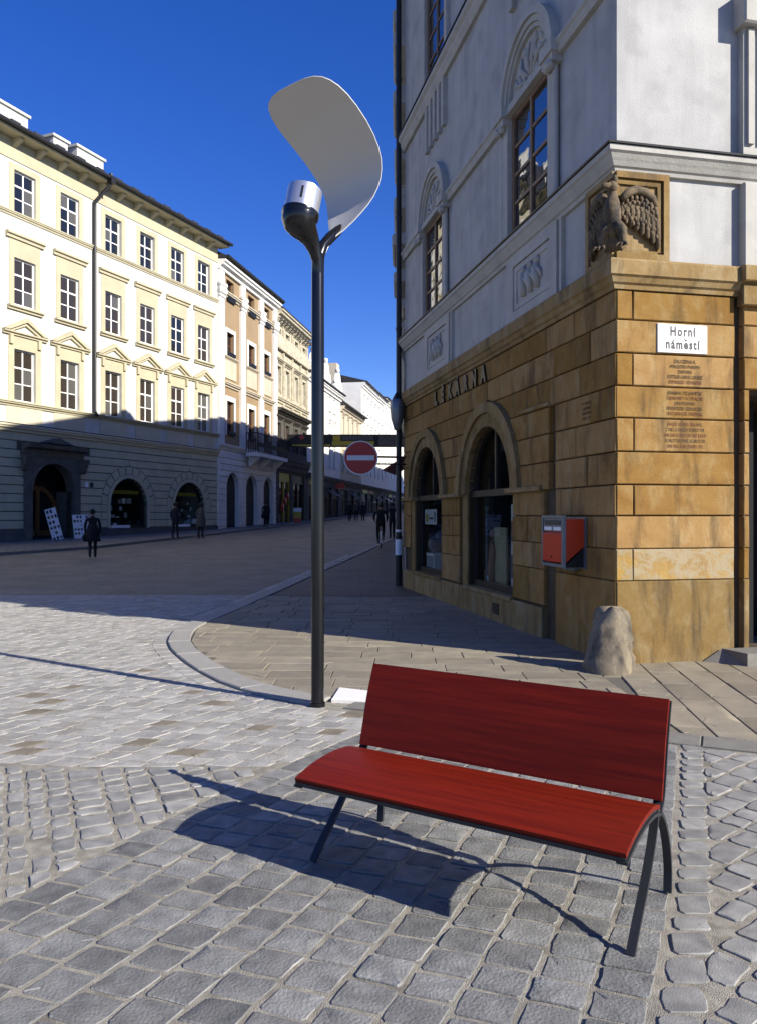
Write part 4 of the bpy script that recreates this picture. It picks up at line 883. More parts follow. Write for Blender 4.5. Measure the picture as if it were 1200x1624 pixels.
# upper floors
for i, c in enumerate(wcx):
    for (za, zb) in ((14.95,16.82),(10.87,12.95),(6.62,8.92)): window(B1, c, z_(za), 1.18, zb-za, 2, 3, random.choice([.10,.13,.16]), M_frame, M_glass if za > 14 else random.choice([M_brownglass, M_brownglass, M_curtain, M_glass]), fw=.075, bar=.045, mid=2)
    def su(a, b, z0, z1, y=-.025, th=.05):
        return MB().box(c-a, c-b, y, .0, z0, z1).box(c+b, c+a, y, .0, z0, z1)
    part('window_surround', su(.86,.59,z_(14.93),z_(17.08)).box(c-.59,c+.59,-.025,0,z_(16.82),z_(17.08)), M_cream, B1)
    part('window_surround', su(.86,.59,z_(10.80),z_(13.75)).box(c-.59,c+.59,-.025,0,z_(12.95),z_(13.75)), M_cream, B1)
    hood = lambda w, z0, z1, p: MB().prof(c-w, c+w, [(0,z0),(-p*.5,z0),(-p*.55,z0+(z1-z0)*.45),(-p,z0+(z1-z0)*.6),(-p,z1),(0,z1)])
    part('window_hood', hood(1.05, z_(13.75), z_(14.0), .19), M_cream, B1); part('window_sill', hood(.97, z_(10.62), z_(10.80), .2), M_cream, B1)
    part('window_surround', su(.90,.59,z_(6.56),z_(9.50)).box(c-.59,c+.59,-.025,0,z_(8.92),z_(9.50)), M_cream, B1)
    pd = part('pediment', hood(1.22, z_(9.50), z_(9.66), .19), M_cream, B1)
    tri = lambda w, zb, zt: [(c-w,zb),(c,zt),(c+w,zb)]
    part('pediment_rake', MB().ring([(c-1.22,z_(9.69)),(c,z_(10.36)),(c+1.22,z_(9.69))], [(c-.95,z_(9.69)),(c,z_(10.17)),(c+.95,z_(9.69))], -.19, 0), M_cream, pd)
    part('pediment_rake', MB().ring([(c-.94,z_(9.69)),(c,z_(10.16)),(c+.94,z_(9.69))], [(c-.70,z_(9.69)),(c,z_(10.02)),(c+.70,z_(9.69))], -.10, 0), M_cream, pd)
    for s in (-1, 1): part('pediment_bracket', MB().box(c+s*.78-.09, c+s*.78+.09, -.12, -.026, z_(9.1), z_(9.5)), M_cream, B1)
    part('parapet_panel', MB().box(c-.98, c+.98, -.03, 0, z_(5.62), z_(6.38)), M_parapet, B1)
def mould(b, x0, x1, z0, z1, p, m, name='cornice'):
    h = z1-z0; return part(name, MB().prof(x0, x1, [(.02,z0),(-p*.3,z0),(-p*.4,z0+h*.3),(-p*.75,z0+h*.45),(-p*.8,z0+h*.65),(-p,z0+h*.75),(-p,z1),(.02,z1+.02)]), m, b)
mould(B1, X0, L1, z_(14.72), z_(14.93), .14, M_cream, 'string_course'); mould(B1, X0, L1, z_(6.38), z_(6.60), .22, M_cream, 'string_course'); mould(B1, X0, L1, z_(5.26), z_(5.58), .24, M_parapet, 'string_course')
part('cornice_flashing', MB().box(X0, L1, -.25, 0, z_(5.605), z_(5.615)), M_gutter, B1)
# eaves: frieze, brackets, soffit, gutter, roof with chimneys
part('frieze', MB().box(X0, L1, -.04, 0, z_(17.2), z_(18.1)), M_cream, B1)
part('soffit', MB().box(X0, L1+.2, -.75, -.042, z_(18.1), z_(18.2)), M_cream, B1)
x = X0+.4
bk = mesh(MB().prof(-.11, .11, [(-.042,17.75+OZ),(-.16,17.8+OZ),(-.52,18.0+OZ),(-.52,18.095+OZ),(-.042,18.095+OZ)]), 'eaves_bracket', M_cream)
while x < L1: obj('eaves_bracket', bk, B1, (x, 0, 0)); x += 1.3
rf1 = roof(B1, L1+.3, z_(18.38), 12, 4.2, .8, X0)
part('gutter', MB().tube([(X0,-.88,z_(18.28)),(L1+.3,-.88,z_(18.28))], .10, 10), M_gutter, B1)
x = X0
while x < L1: part('roof_tile_stop', MB().box(x, x+.5, -.72, -.55, z_(18.40), z_(18.56)), M_roof, rf1); x += 1.27
for cx, cw, cy, zt in ((.9, 3.4, 1.7, 20.15), (4.5, .9, 1.6, 19.95), (6.5, 1.85, 1.6, 20.1)):
    ch = part('chimney', MB().box(cx-cw/2, cx+cw/2, cy-.5, cy+.5, z_(18.3), z_(zt)), M_white, rf1); part('chimney_cap', MB().box(cx-cw/2-.1, cx+cw/2+.1, cy-.6, cy+.6, z_(zt), z_(zt+.12)), M_white, rf1)
part('vent_pipe', MB().tube([(8.1,1.2,z_(18.6)),(8.1,1.2,z_(19.75))], .1, 8), M_gutter, rf1)
dpx = 5.5; dpp = part('drainpipe', MB().tube([(dpx+.35,-.86,z_(18.2)),(dpx+.3,-.8,z_(17.9)),(dpx,-.14,z_(17.1)),(dpx,-.12,z_(16.8)),(dpx,-.12,z_(6.75)),(dpx-.05,-.3,z_(6.5))], .085, 10), M_pipe, B1, smooth=50)
part('hopper', MB().box(dpx+.2, dpx+.5, -1.0, -.7, z_(18.0), z_(18.35)), M_pipe, dpp)
# rusticated ground floor: every band of masonry is a block with a sunk joint
obst = [(arA[0], 2.05, arA[2]+.43), (arB[0], 2.05, arB[2]+.43), (arZ[0], 2.05, arZ[2]+.43)]
for c, r, tp in (arA, arB, arZ):
    for i in range(11):
        a0, a1 = 180*i/11+.9, 180*(i+1)/11-.9
        o_ = arc(c, z_(tp-r), 2.03, a0, a1, 4); i_ = arc(c, z_(tp-r), 1.64, a1, a0, 4); part('voussoir', MB().block(o_+i_, 0, .06, .012), M_rust, B1)
    for sx in (-1, 1):
        for k in range(3): part('rustication_block', MB().block([(c+sx*1.635, z_(.95+.393*k)+.02), (c+sx*2.035, z_(.95+.393*k)+.02), (c+sx*2.035, z_(.95+.393*(k+1))-.02), (c+sx*1.635, z_(.95+.393*(k+1))-.02)], 0, .06, .012), M_rust, B1)
def bands():
    zs = [.95+.393*i for i in range(12)]
    for z0, z1 in zip(zs, zs[1:]):
        ob = []
        for c, r, tp in obst:
            sp_ = tp-r
            if z0 < tp+.02: ob.append((c, r, sp_))
        segs = []; cur = ('x', X0)
        items = sorted([(c, ('a', c, r, s)) for c, r, s in ob]+([(2.9, ('b', 1.32, 4.62))] if z0 < 4.3 else [(3.1, ('b', .9, 5.3))] if z0 < 4.75 else []))
        for _, it in items:
            if it[0] == 'a': segs.append((cur, ('a', it[1], it[2], it[3]))); cur = it
            else: segs.append((cur, ('x', it[1]))); cur = ('x', it[2])
        segs.append((cur, ('x', L1)))
        for a, b in segs:
            zz = frange(z0+.02, z1-.02, 5)
            fx = lambda e, z, sgn: e[1] if e[0] == 'x' else e[1]+sgn*(e[2] if z <= e[3] else math.sqrt(max(0, e[2]**2-(z-e[3])**2)))
            left = [(fx(a, z, 1)+.01, z) for z in zz]; right = [(fx(b, z, -1)-.01, z) for z in zz]
            pl_ = []
            for q in right+left[::-1]:
                if not pl_ or math.hypot(q[0]-pl_[-1][0], q[1]-pl_[-1][1]) > .012: pl_.append(q)
            w = max(p_[0] for p_ in pl_)-min(p_[0] for p_ in pl_)
            if len(pl_) > 2 and w > .05: part('rustication_block', MB().block([(x_, z_(z)) for x_, z in pl_], 0, .06, .015), M_rust, B1)
bands()
part('plinth', wall(MB(), X0, L1, -.5, z_(.93), -.05, .02, [(c-1.5, c+1.5, z_(.88), 1.5) for c in (arA[0], arB[0], arZ[0])]+[(po[0]-1.6, po[0]+1.75, -.5, 1.5)]), M_plinth, B1)
for c, r, tp in (arA, arB, arZ):
    sp_ = tp-r; part('arch_surround', MB().ring([(c-r, z_(.88))]+[(x, z_(z)) for x, z in arc(c, sp_, r, 180, 0, 24)]+[(c+r, z_(.88))], [(c-r+.2, z_(.88))]+[(x, z_(z)) for x, z in arc(c, sp_, r-.2, 180, 0, 24)]+[(c+r-.2, z_(.88))], -.03, .35), M_rust, B1)
    ri = r-.2
    f = MB().ring([(c-ri, z_(.9))]+[(x, z_(z)) for x, z in arc(c, sp_, ri-.003, 180, 0, 24)]+[(c+ri, z_(.9))], [(c-ri+.08, z_(.9))]+[(x, z_(z)) for x, z in arc(c, sp_, ri-.08, 180, 0, 24)]+[(c+ri-.08, z_(.9))], .2, .28).box(c-ri, c+ri, .16, .3, z_(.88), z_(1.05))
    fo = part('shop_window', f, M_framedark, B1); part('pane', MB().prism([(c-ri+.05, z_(1.0))]+[(x, z_(z)) for x, z in arc(c, sp_, ri-.06, 180, 0, 24)]+[(c+ri-.05, z_(1.0))], .235, .243), M_clear, fo)
    part('sill', MB().box(c-r, c+r, -.08, .02, z_(.82), z_(.9)), M_plinth, B1)
    lt = MB(); x = -.95
    while x < .95: w = random.uniform(.07,.13); lt.box(c+x, c+x+w, .30, .31, z_(2.70), z_(2.70)+random.uniform(.17,.2)); x += w+.022
    part('shop_lettering', lt, M_yellow, B1)
def b1pt(x, y, z): return (P1[0]+D1[0]*x-D1[1]*y, P1[1]+D1[1]*x+D1[0]*y, z)
A1 = math.atan2(D1[1], D1[0])
for c, lb in ((arA[0], 'tiers of small pale goods in the arched shop window beside the portal'), (arB[0], 'tiers of small pale goods in the arched shop window farthest from the portal')):
    t = thing('window_display', lb, 'display', b1pt(c, .22, .92), A1)
    for k in range(4):
        part('shelf', MB().box(-1.25, 1.25, .1+.18*k, .25+.18*k, .12+.38*k, .15+.38*k), M_framedark, t); x = -1.2
        while x < 1.1:
            w, h = random.uniform(.06,.26), random.uniform(.08,.3)
            if random.random() < .72: part('goods', MB().box(x, x+w, .12+.18*k, .2+.18*k, .15+.38*k, .15+.38*k+h), random.choice([M_goods, M_goods, M_goodsblue, M_poster, M_print]), t)
            x += w+random.uniform(.02,.18)
    part('cloth', MB().box(-1.2, .2, -.1, .3, 0, .14), M_goods, t)
# portal
c, r, tp = po; sp_ = tp-r
f = MB().ring([(c-r-.38, -.3)]+[(c-r-.38, z_(2.0)), (c-r-.38, z_(4.25)), (c, z_(4.25)), (c+r+.38, z_(4.25)), (c+r+.38, z_(2.0)), (c+r+.38, -.3)], [(c-r, -.3), (c-r, z_(sp_)), (c-r*.71, z_(sp_+r*.71)), (c, z_(tp)), (c+r*.71, z_(sp_+r*.71)), (c+r, z_(sp_)), (c+r, -.3)], -.16, .35)
f = MB(); outer = [(c-r-.38, z_(4.25)), (c+r+.38, z_(4.25))]
f.box(c-r-.38, c-r, -.16, .4, -.3, z_(sp_)); f.box(c+r, c+r+.38, -.16, .4, -.3, z_(sp_)); aa = arc(c, sp_, r, 180, 0, 20)
for (xa, za), (xb, zb) in zip(aa, aa[1:]): f.prism([(xa, z_(za)), (xb, z_(zb)), (xb, z_(4.25)), (xa, z_(4.25))], -.16, .4)
f.box(c-r-.38, c-r, -.16, .4, z_(sp_), z_(4.25)); f.box(c+r, c+r+.38, -.16, .4, z_(sp_), z_(4.25))
pt = part('portal_surround', f, M_portal, B1)
part('portal_archivolt', MB().ring([(x, z_(z)) for x, z in arc(c, sp_, r+.16, 180, 0, 20)], [(x, z_(z)) for x, z in arc(c, sp_, r, 180, 0, 20)], -.20, -.162), M_portal, pt)
for s in (-1, 1): part('portal_bracket', MB().prof(-.16, .16, [(-.16,z_(3.55)),(-.22,z_(3.6)),(-.48,z_(4.2)),(-.48,z_(4.25)),(-.16,z_(4.25))]), M_portal, pt, (c+s*(r+.48), 0, 0))
part('portal_entablature', MB().prof(c-r-.55, c+r+.55, [(0,z_(4.25)),(-.2,z_(4.25)),(-.22,z_(4.55)),(-.5,z_(4.62)),(-.58,z_(4.8)),(0,z_(4.86))]), M_portal, pt)
part('portal_pediment', MB().prism([(c-.9,z_(4.86)),(c+.9,z_(4.86)),(c,z_(5.14))], -.5, -.02), M_portal, pt)
dr = MB(); ds_ = arc(c, 1.9, r-.12, 180, 0, 14)
dr.ring([(c-r+.02,-.3)]+[(x, z_(z)*1.0) for x, z in arc(c, 1.75, r-.05, 180, 0, 14)]+[(c+r-.02,-.3)], [(c-r+.32,-.3)]+[(x, z_(z)) for x, z in arc(c, 1.75, r-.27, 180, 0, 14)]+[(c+r-.32,-.3)], .9, 1.0); dr.box(c-.1, c+.1, .88, 1.0, -.3, z_(1.75+r-.2)); dr.box(c+r-.30, c+r-.1, .86, .9, -.3, z_(2.3))
do = part('door', dr, M_door, B1); part('pane', MB().box(c-r, c+r, 1.01, 1.03, -.3, z_(4)), M_glass, do); part('door_leaf', MB().box(c-r+.3, c-.1, .93, .97, -.3, .55), M_door, do); part('door_leaf', MB().box(c+.1, c+r-.3, .93, .97, -.3, .55), M_door, do)
part('reveal', MB().box(c-r-.05, c-r, .4, 1.05, -.3, z_(2.7)).box(c+r, c+r+.05, .4, 1.05, -.3, z_(2.7)), M_portal, B1)
part('number_plate', MB().box(4.95, 5.15, -.04, 0, z_(2.95), z_(3.2)), M_poster, B1); part('number_plate', MB().box(5.3, 5.5, -.04, 0, z_(2.95), z_(3.2)), M_print, B1)
def board(x, w, h, lean, lb, cols, rows):
    t = thing('poster_board', lb, 'board', b1pt(x, -.75, zg(35)+.10), A1); t.rotation_euler = (R(-8), R(lean), A1)
    part('panel', MB().box(-w/2, w/2, 0, .03, 0, h), M_poster, t)
    for i in range(cols):
        for k in range(rows):
            if random.random() < .85: 
                pw, ph = w/cols*.62, h/rows*random.uniform(.4,.66); cx = -w/2+w*(i+.5)/cols; cz = h*(k+.45)/rows; part('picture', MB().box(cx-pw/2, cx+pw/2, -.004, -.001, cz-ph/2, cz+ph/2), random.choice([M_print, M_print, M_goods, M_printbrown]), t)
board(2.55, .62, 1.5, -12, 'tilted white poster board leaning at the left side of the dark portal', 3, 6)
board(4.05, 1.0, 1.18, 0, 'upright white poster board at the right side of the dark portal', 5, 6)

# tan house with white giant pilasters
P2 = (-9.945, 48.75); D2 = (.2044, .9789); L2 = 10.8
B2 = root('tan_townhouse', 'tan house with white giant pilasters and an iron balcony', P2, D2, .66); OZ = -.66
cols2 = [2.03, 5.8, 8.85]; hw = .62
holes = [(c-hw, c+hw, z_(a), z_(b)) for c in cols2 for a, b in ((15.3,16.65),(11.8,13.3),(6.75,8.9))]
ar2 = [(2.5, 1.05), (5.9, 1.1), (9.27, 1.05)]
part('wall', wall(MB(), 0, L2, z_(6.1), z_(16.9), 0, .3, holes), M_tan, B2)
part('ground_floor_wall', wall(MB(), 0, L2, -.5, z_(6.098), .0, .3, [(c-r, c+r, -.2, z_(4.35), True) for c, r in ar2]), M_lightstone, B2)
part('core', MB().box(.05, L2-.05, .9, 11, -.5, 15.8), M_dark, B2); part('side_wall', MB().box(0, .3, .302, 11, -.5, 16), M_white, B2)
for c in cols2:
    for a, b in ((15.3,16.65),(11.8,13.3),(6.75,8.9)):
        window(B2, c, z_(a), 2*hw, b-a, 2, 2, .2, M_framebrown, M_glass, fw=.09, bar=.06); part('window_box', MB().box(c-hw, c+hw, -.15, 0, z_(a)-.02, z_(a)+.22), M_black, B2)
    part('window_surround', MB().box(c-hw-.22, c-hw, -.05, 0, z_(11.75), z_(13.55)).box(c+hw, c+hw+.22, -.05, 0, z_(11.75), z_(13.55)).box(c-hw, c+hw, -.05, 0, z_(13.3), z_(13.55)), M_lightstone, B2)
    part('apron_panel', MB().block([(c-.95,z_(10.3)),(c+.95,z_(10.3)),(c+.95,z_(11.5)),(c-.95,z_(11.5))], -.07, 0, .03), M_warmwhite, B2)
    for z in (15.45, 9.75): mould(B2, c-1.35, c+1.35, z_(z), z_(z+.3), .28, M_warmwhite, 'window_hood')
    mould(B2, c-1.1, c+1.1, z_(11.52), z_(11.7), .2, M_warmwhite, 'window_sill')
    part('window_surround', MB().box(c-hw-.2, c-hw, -.05, 0, z_(6.7), z_(9.2)).box(c+hw, c+hw+.2, -.05, 0, z_(6.7), z_(9.2)).box(c-hw, c+hw, -.05, 0, z_(8.9), z_(9.2)), M_lightstone, B2)
for c in (.40, 4.0, 7.55, 10.45):
    pl = part('pilaster', MB().box(c-.38, c+.38, -.16, 0, z_(6.1), z_(16.85)), M_lightstone, B2)
    cp = MB().box(c-.5, c+.5, -.3, -.162, z_(15.9), z_(16.1)).box(c-.44, c+.44, -.22, -.162, z_(15.2), z_(15.35))
    for i in range(3): cp.ball((c-.32+.32*i, -.22, z_(15.62)), .19, 8, (1,.8,1.4))
    part('capital', cp, M_lightstone, pl)
mould(B2, 0, L2, z_(16.9), z_(17.45), .55, M_lightstone); mould(B2, 0, L2, z_(5.75), z_(6.08), .25, M_lightstone, 'string_course'); roof(B2, L2+.2, z_(17.65), 11, 3, .65, 0)
part('gutter', MB().tube([(0,-.7,z_(17.62)),(L2,-.7,z_(17.62))], .09, 8), M_gutter, B2)
zs = [.9+.39*i for i in range(13)]
for z0, z1 in zip(zs, zs[1:]):
    cur = 0
    for c, r in ar2+[(L2+5, 0)]:
        rr = r+.12; sp_ = 4.35-r; zm = (z0+z1)/2; hfw = 0 if zm > sp_+rr else rr if zm <= sp_ else math.sqrt(max(0, rr**2-(zm-sp_)**2))
        if hfw == 0 and r: continue
        b_ = min(L2, c-hfw)
        if b_-cur > .1: part('rustication_block', MB().block([(cur+.02,z_(z0)+.03),(b_-.02,z_(z0)+.03),(b_-.02,z_(z1)-.03),(cur+.02,z_(z1)-.03)], -.07, 0, .02), M_lightstone, B2)
        cur = c+hfw
for c, r in ar2:
    part('door', MB().prism([(c-r,-.2)]+[(x, z_(z)) for x, z in arc(c, 4.35-r, r-.01, 180, 0, 14)]+[(c+r,-.2)], .32, .38), M_framedark, B2)
bal = part('balcony', MB().box(4.1, 10.4, -1.1, -.26, z_(5.55), z_(5.8)), M_lightstone, B2)
part('handrail', MB().box(4.1, 10.4, -1.1, -1.05, z_(7.08), z_(7.14)).box(4.1, 4.15, -1.05, -.26, z_(7.08), z_(7.14)).box(10.35, 10.4, -1.05, -.26, z_(7.08), z_(7.14)), M_iron, bal)
bm_ = mesh(MB().box(-.025,.025,-1.09,-1.06,z_(5.8),z_(7.08)).box(-.09,.09,-1.085,-1.065,z_(6.2),z_(6.5)), 'baluster', M_iron)
for i in range(31): obj('baluster', bm_, bal, (4.15+.205*i, 0, 0))
for x in (4.12, 10.38):
    for i in range(5): part('baluster', MB().box(x-.02, x+.02, -.95+.16*i, -.91+.16*i, z_(5.8), z_(7.08)), M_iron, bal)
for x in (4.8, 7.2, 9.7): part('balcony_bracket', MB().prof(x-.15, x+.15, [(-.26,z_(4.9)),(-.4,z_(4.95)),(-1.0,z_(5.5)),(-1.0,z_(5.548)),(-.26,z_(5.548))]), M_lightstone, bal)

# ornate cream house
P3 = (-7.736, 59.33); D3 = (.1641, .9864); L3 = 9.37
B3 = root('ornate_townhouse', 'narrow ornate cream townhouse with stucco garlands and dark lower floors', P3, D3, .86); OZ = -.86
cols3 = [.75, 3.1, 5.75, 8.2]
rows3 = ((14.5,15.85),(11.0,12.95),(6.7,8.65)); M_low = mat('stone_dark', (.11, .10, .085), .85, .2, 2, .3, 20)  # M_low: dark stone tone for lower floors, shop fronts and eaves brackets
holes = [(c-.5, c+.5, z_(a), z_(b)) for c in cols3 for a, b in rows3]
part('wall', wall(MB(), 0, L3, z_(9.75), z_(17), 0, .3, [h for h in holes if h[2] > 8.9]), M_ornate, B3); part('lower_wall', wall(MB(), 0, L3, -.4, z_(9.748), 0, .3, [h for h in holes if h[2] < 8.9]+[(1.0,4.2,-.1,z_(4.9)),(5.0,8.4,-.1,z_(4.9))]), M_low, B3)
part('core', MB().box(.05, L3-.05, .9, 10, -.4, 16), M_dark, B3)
for c in cols3:
    for a, b in rows3: window(B3, c, z_(a), 1.0, b-a, 2, 2, .18, M_framebrown if a < 9 else M_frame, M_glass, fw=.08)
    for a, b in rows3:
        mm = M_low if a < 9 else M_ornate; part('window_surround', MB().box(c-.74, c-.5, -.08, 0, z_(a), z_(b)+.2).box(c+.5, c+.74, -.08, 0, z_(a), z_(b)+.2).box(c-.5, c+.5, -.08, 0, z_(b), z_(b)+.2), mm, B3)
        mould(B3, c-.95, c+.95, z_(b)+.3, z_(b)+.55, .3, mm, 'window_hood')
    g = MB(); g.smooth = True
    for i in range(7): g.ball((c-.5+.16*i, -.12, z_(13.6)-.18*math.sin(math.pi*i/6)), .11, 7)
    part('garland', g, M_ornate, B3)
for i in range(5):
    c = [-.05, 1.95, 4.45, 7.0, 9.2][i]; part('pilaster', MB().box(max(0,c-.16), min(L3,c+.16), -.12, 0, z_(9.8), z_(16.5)), M_ornate, B3)
mould(B3, 0, L3, z_(16.55), z_(17.2), .6, M_ornate); mould(B3, 0, L3, z_(15.45), z_(14.25), .25, M_ornate, 'string_course'); mould(B3, 0, L3, z_(10.2), z_(10.6), .3, M_ornate, 'string_course'); mould(B3, 0, L3, z_(9.4), z_(9.75), .55, M_low); mould(B3, 0, L3, z_(5.1), z_(6.2), .35, M_low)
x = .3
bk = mesh(MB().box(-.1,.1,-.5,-.02,z_(16.3),z_(16.55)), 'eaves_bracket', M_low)
while x < L3: obj('eaves_bracket', bk, B3, (x, 0, 0)); x += .8
roof(B3, L3, z_(17.3), 10, 2.5, .62, 0)
for a, b in ((1.0,4.2),(5.0,8.4)):
    so3 = part('shop_window', MB().box(a, a+.12, .1, .2, -.1, z_(4.9)).box(b-.12, b, .1, .2, -.1, z_(4.9)).box(a+.12, b-.12, .1, .2, z_(4.2), z_(4.9)).box((a+b)/2-.06, (a+b)/2+.06, .1, .2, -.1, z_(4.2)), M_yellow if a < 2 else M_framedark, B3); part('pane', MB().box(a, b, .22, .24, -.1, z_(4.9)), M_glass, so3)

# ------------------------------------------------------------------ houses farther down the street
def house(name, label, P, D, L, H, dep, z, mw, cols, rows, ww, mroof=None, rise=3., corn=.5, shop=True, frame=None, group=None, over=.5, trim=None, msh=None):
    global OZ
    b = root(name, label, P, D, z, group); OZ = -z; trim = trim or mw
    holes = [(c-ww/2, c+ww/2, z_(a), z_(a+h)) for c in cols for a, h in rows]
    part('wall', wall(MB(), 0, L, z_(5.3) if shop else -.4, z_(H), 0, .3, holes), mw, b)
    if shop:
        sw = (L-.8)/max(2, round(L/4)); n = max(2, round(L/4)); hs = [(.6+sw*i, .6+sw*i+sw-.6, -.1, z_(4.3)) for i in range(n)]
        part('shop_wall', wall(MB(), 0, L, -.4, z_(5.298), 0, .3, hs), msh or M_low, b)
        for h in hs:
            ch_ = random.random(); part('shop_window', MB().box(h[0], h[1], .2, .25, -.1, z_(4.3)), M_black if ch_ < .6 else M_framedark, b)
            part('transom', MB().box(h[0], h[1], .12, .198, z_(3.3), z_(3.42)), random.choice([M_framebrown, M_plinth, M_frame]), b); part('mullion', MB().box((h[0]+h[1])/2-.06, (h[0]+h[1])/2+.06, .12, .198, -.1, z_(3.3)), M_framebrown, b)
            if ch_ > .45 and msh is not M_pwall: part('fascia_board', MB().box(h[0], h[1], -.08, 0, z_(3.9)+.42, z_(4.3)+.42), random.choice([M_red, M_yellow, M_plinth, M_goodsblue, M_postskin]), b)
            if ch_ < .3 and msh is not M_pwall: part('awning', MB().prof(h[0], h[1], [(0,z_(4.1)),(-1.0,z_(3.5)),(-1.0,z_(3.45)),(0,z_(4.05))]), random.choice([M_red, M_goodsblue, M_warmwhite, M_plinth]), b)
        mould(b, 0, L, z_(4.75), z_(5.3), .35 if msh is not M_pwall else .12, msh or M_low)
    part('core', MB().box(.05, L-.05, .7, dep, -.4, z_(H)-.05), M_dark, b)
    for x in (0, L-.3): part('side_wall', MB().box(x, x+.3, .302, dep, -.4, z_(H)), mw, b)
    for c in cols:
        for a, h in rows:
            window(b, c, z_(a), ww, h, 2, 2, .16, frame or M_frame, M_glass, fw=.08); mould(b, c-ww/2-.2, c+ww/2+.2, z_(a+h)+.15, z_(a+h)+.4, .2, trim, 'window_hood'); part('window_sill', MB().box(c-ww/2-.12, c+ww/2+.12, -.14, 0, z_(a)-.12, z_(a)), trim, b)
    mould(b, 0, L, z_(H)-.55, z_(H), corn, trim); r_ = roof(b, L, z_(H)+.16, dep, rise, over+.15, 0, mroof)
    return b, r_
Df = (.158, .987); P4 = (-6.199, 68.57); P5 = (-3.962, 82.54); P6 = (-2.042, 94.53); P7 = (.715, 111.76)
b4, r4 = house('white_gabled_house', 'white house with tall narrow windows and a stepped parapet behind the lamp pole', P4, Df, 14.1, 14.0, 10, 1.05, M_lightstone, [2.2, 5.0, 9.0, 11.2], [(11.9,1.4),(9.7,1.0),(6.4,1.9)], .8, shop=True, msh=M_plinth)
OZ = -1.05
for i, c in enumerate((1.8, 6.8, 12.2)):
    part('parapet_gable', MB().prism([(c-1.6,z_(14.1)),(c+1.6,z_(14.1)),(c+1.5,z_(14.8)),(c+.8,z_(15.2)),(c+.5,z_(15.9)),(c,z_(16.2)),(c-.5,z_(15.9)),(c-.8,z_(15.2)),(c-1.5,z_(14.8))], -.3, .1), M_lightstone, b4)
    g = MB(); g.smooth = True; g.ball((c,-.1,z_(16.4)), .25, 8); g.ball((c-1.3,-.1,z_(15.1)), .22, 8); g.ball((c+1.3,-.1,z_(15.1)), .22, 8); part('finial', g, M_lightstone, b4)
house('low_house', 'lower warm white house with a steep dark roof down the street', P5, Df, 12.1, 13.1, 10, 1.35, M_warmwhite, [1.6, 4.2, 6.8, 9.6], [(10.2,1.9),(6.3,1.9)], .9, rise=4.2, over=.7, msh=M_portal)
b6, r6 = house('tall_white_house', 'tall white house with a blank side wall above the lower roof', P6, Df, 17.4, 17.6, 11, 1.6, M_lightstone, [1.5, 4.2, 7, 10, 13, 15.8], [(14.3,1.7),(10.6,2.0),(6.6,2.0)], 1.0, rise=1.5, over=.6)
OZ = -1.6; part('chimney', MB().box(-.1, 1.5, 3, 4, z_(17.6), z_(20)), M_warmwhite, r6)
b7, r7 = house('far_white_house', 'farthest pale house at the end of the street view', P7, Df, 30, 18.2, 11, 1.95, M_lightstone, [1.5, 4.5, 7.5, 10.5, 14, 17.5, 21, 24.5], [(15.0,1.7),(11.2,2.0),(7.2,2.0)], 1.0, rise=1.5, over=.6)
OZ = -1.95; part('chimney', MB().box(5, 6.6, 2.5, 3.6, z_(18), z_(21)), M_warmwhite, r7)
# right side of the street: only slivers show past the corner house, the rest shades the square
a = math.atan2(.207,.978); E0 = (2.436-math.sin(a)*9.19, 8.12+math.cos(a)*9.19)
q1 = (E0[0]+.06, E0[1]+.05); Dn = (.030, .99955); q2 = (q1[0]+Dn[0]*15, q1[1]+Dn[1]*15)
bn, rn = house('neighbour_house', 'grey house beside the drainpipe with window hoods jutting over the street', q2, (-Dn[0], -Dn[1]), 15, 16.0, 10, .3, M_pwall, [1.6, 4.4, 7.2, 10, 12.9], [(13.0,1.9),(9.2,2.0),(5.9,1.9)], 1.1, rise=.3, corn=.22, shop=True, over=-.4, trim=M_ptrim, msh=M_pwall)
OZ = -.3
for c in (10, 12.9):
    for z0, z1, p in ((14.9,15.25,.34),(12.55,12.85,.30),(11.2,11.5,.30),(8.75,9.0,.28),(7.9,8.15,.32)): part('hood_moulding', MB().block([(c-.85,z_(z0)),(c+.85,z_(z0)),(c+.85,z_(z1)),(c-.85,z_(z1))], -p, 0, .04), M_ptrim, bn)
    for z0, z1 in ((15.25,16.6),): part('hood_console', MB().block([(c-.75,z_(13)),(c-.5,z_(13)),(c-.5,z_(14.9)),(c-.75,z_(14.9))], -.24, 0, .04), M_ptrim, bn)
p0 = q2
for i, (L, H, nm, lb) in enumerate(((18,15.4,'shaded_house','grey house behind the corner house, second along the street'),(20,15.0,'shaded_house','grey house behind the corner house, third along the street'),(26,15.6,'shaded_house','grey house behind the corner house, fourth along the street'),(30,15.6,'shaded_house','grey house behind the corner house, farthest along the street'))):
    p1_ = (p0[0]+Df[0]*L, p0[1]+Df[1]*L); house(nm, lb, p1_, (-Df[0], -Df[1]), L, H, 10, zg(p0[1]), M_lightstone, [2+3.2*k for k in range(int(L/3.3))], [(11.5,1.8),(7,1.9)], 1.1, rise=1.0, over=-.4, corn=.1, group='houses hidden behind the corner house'); p0 = p1_
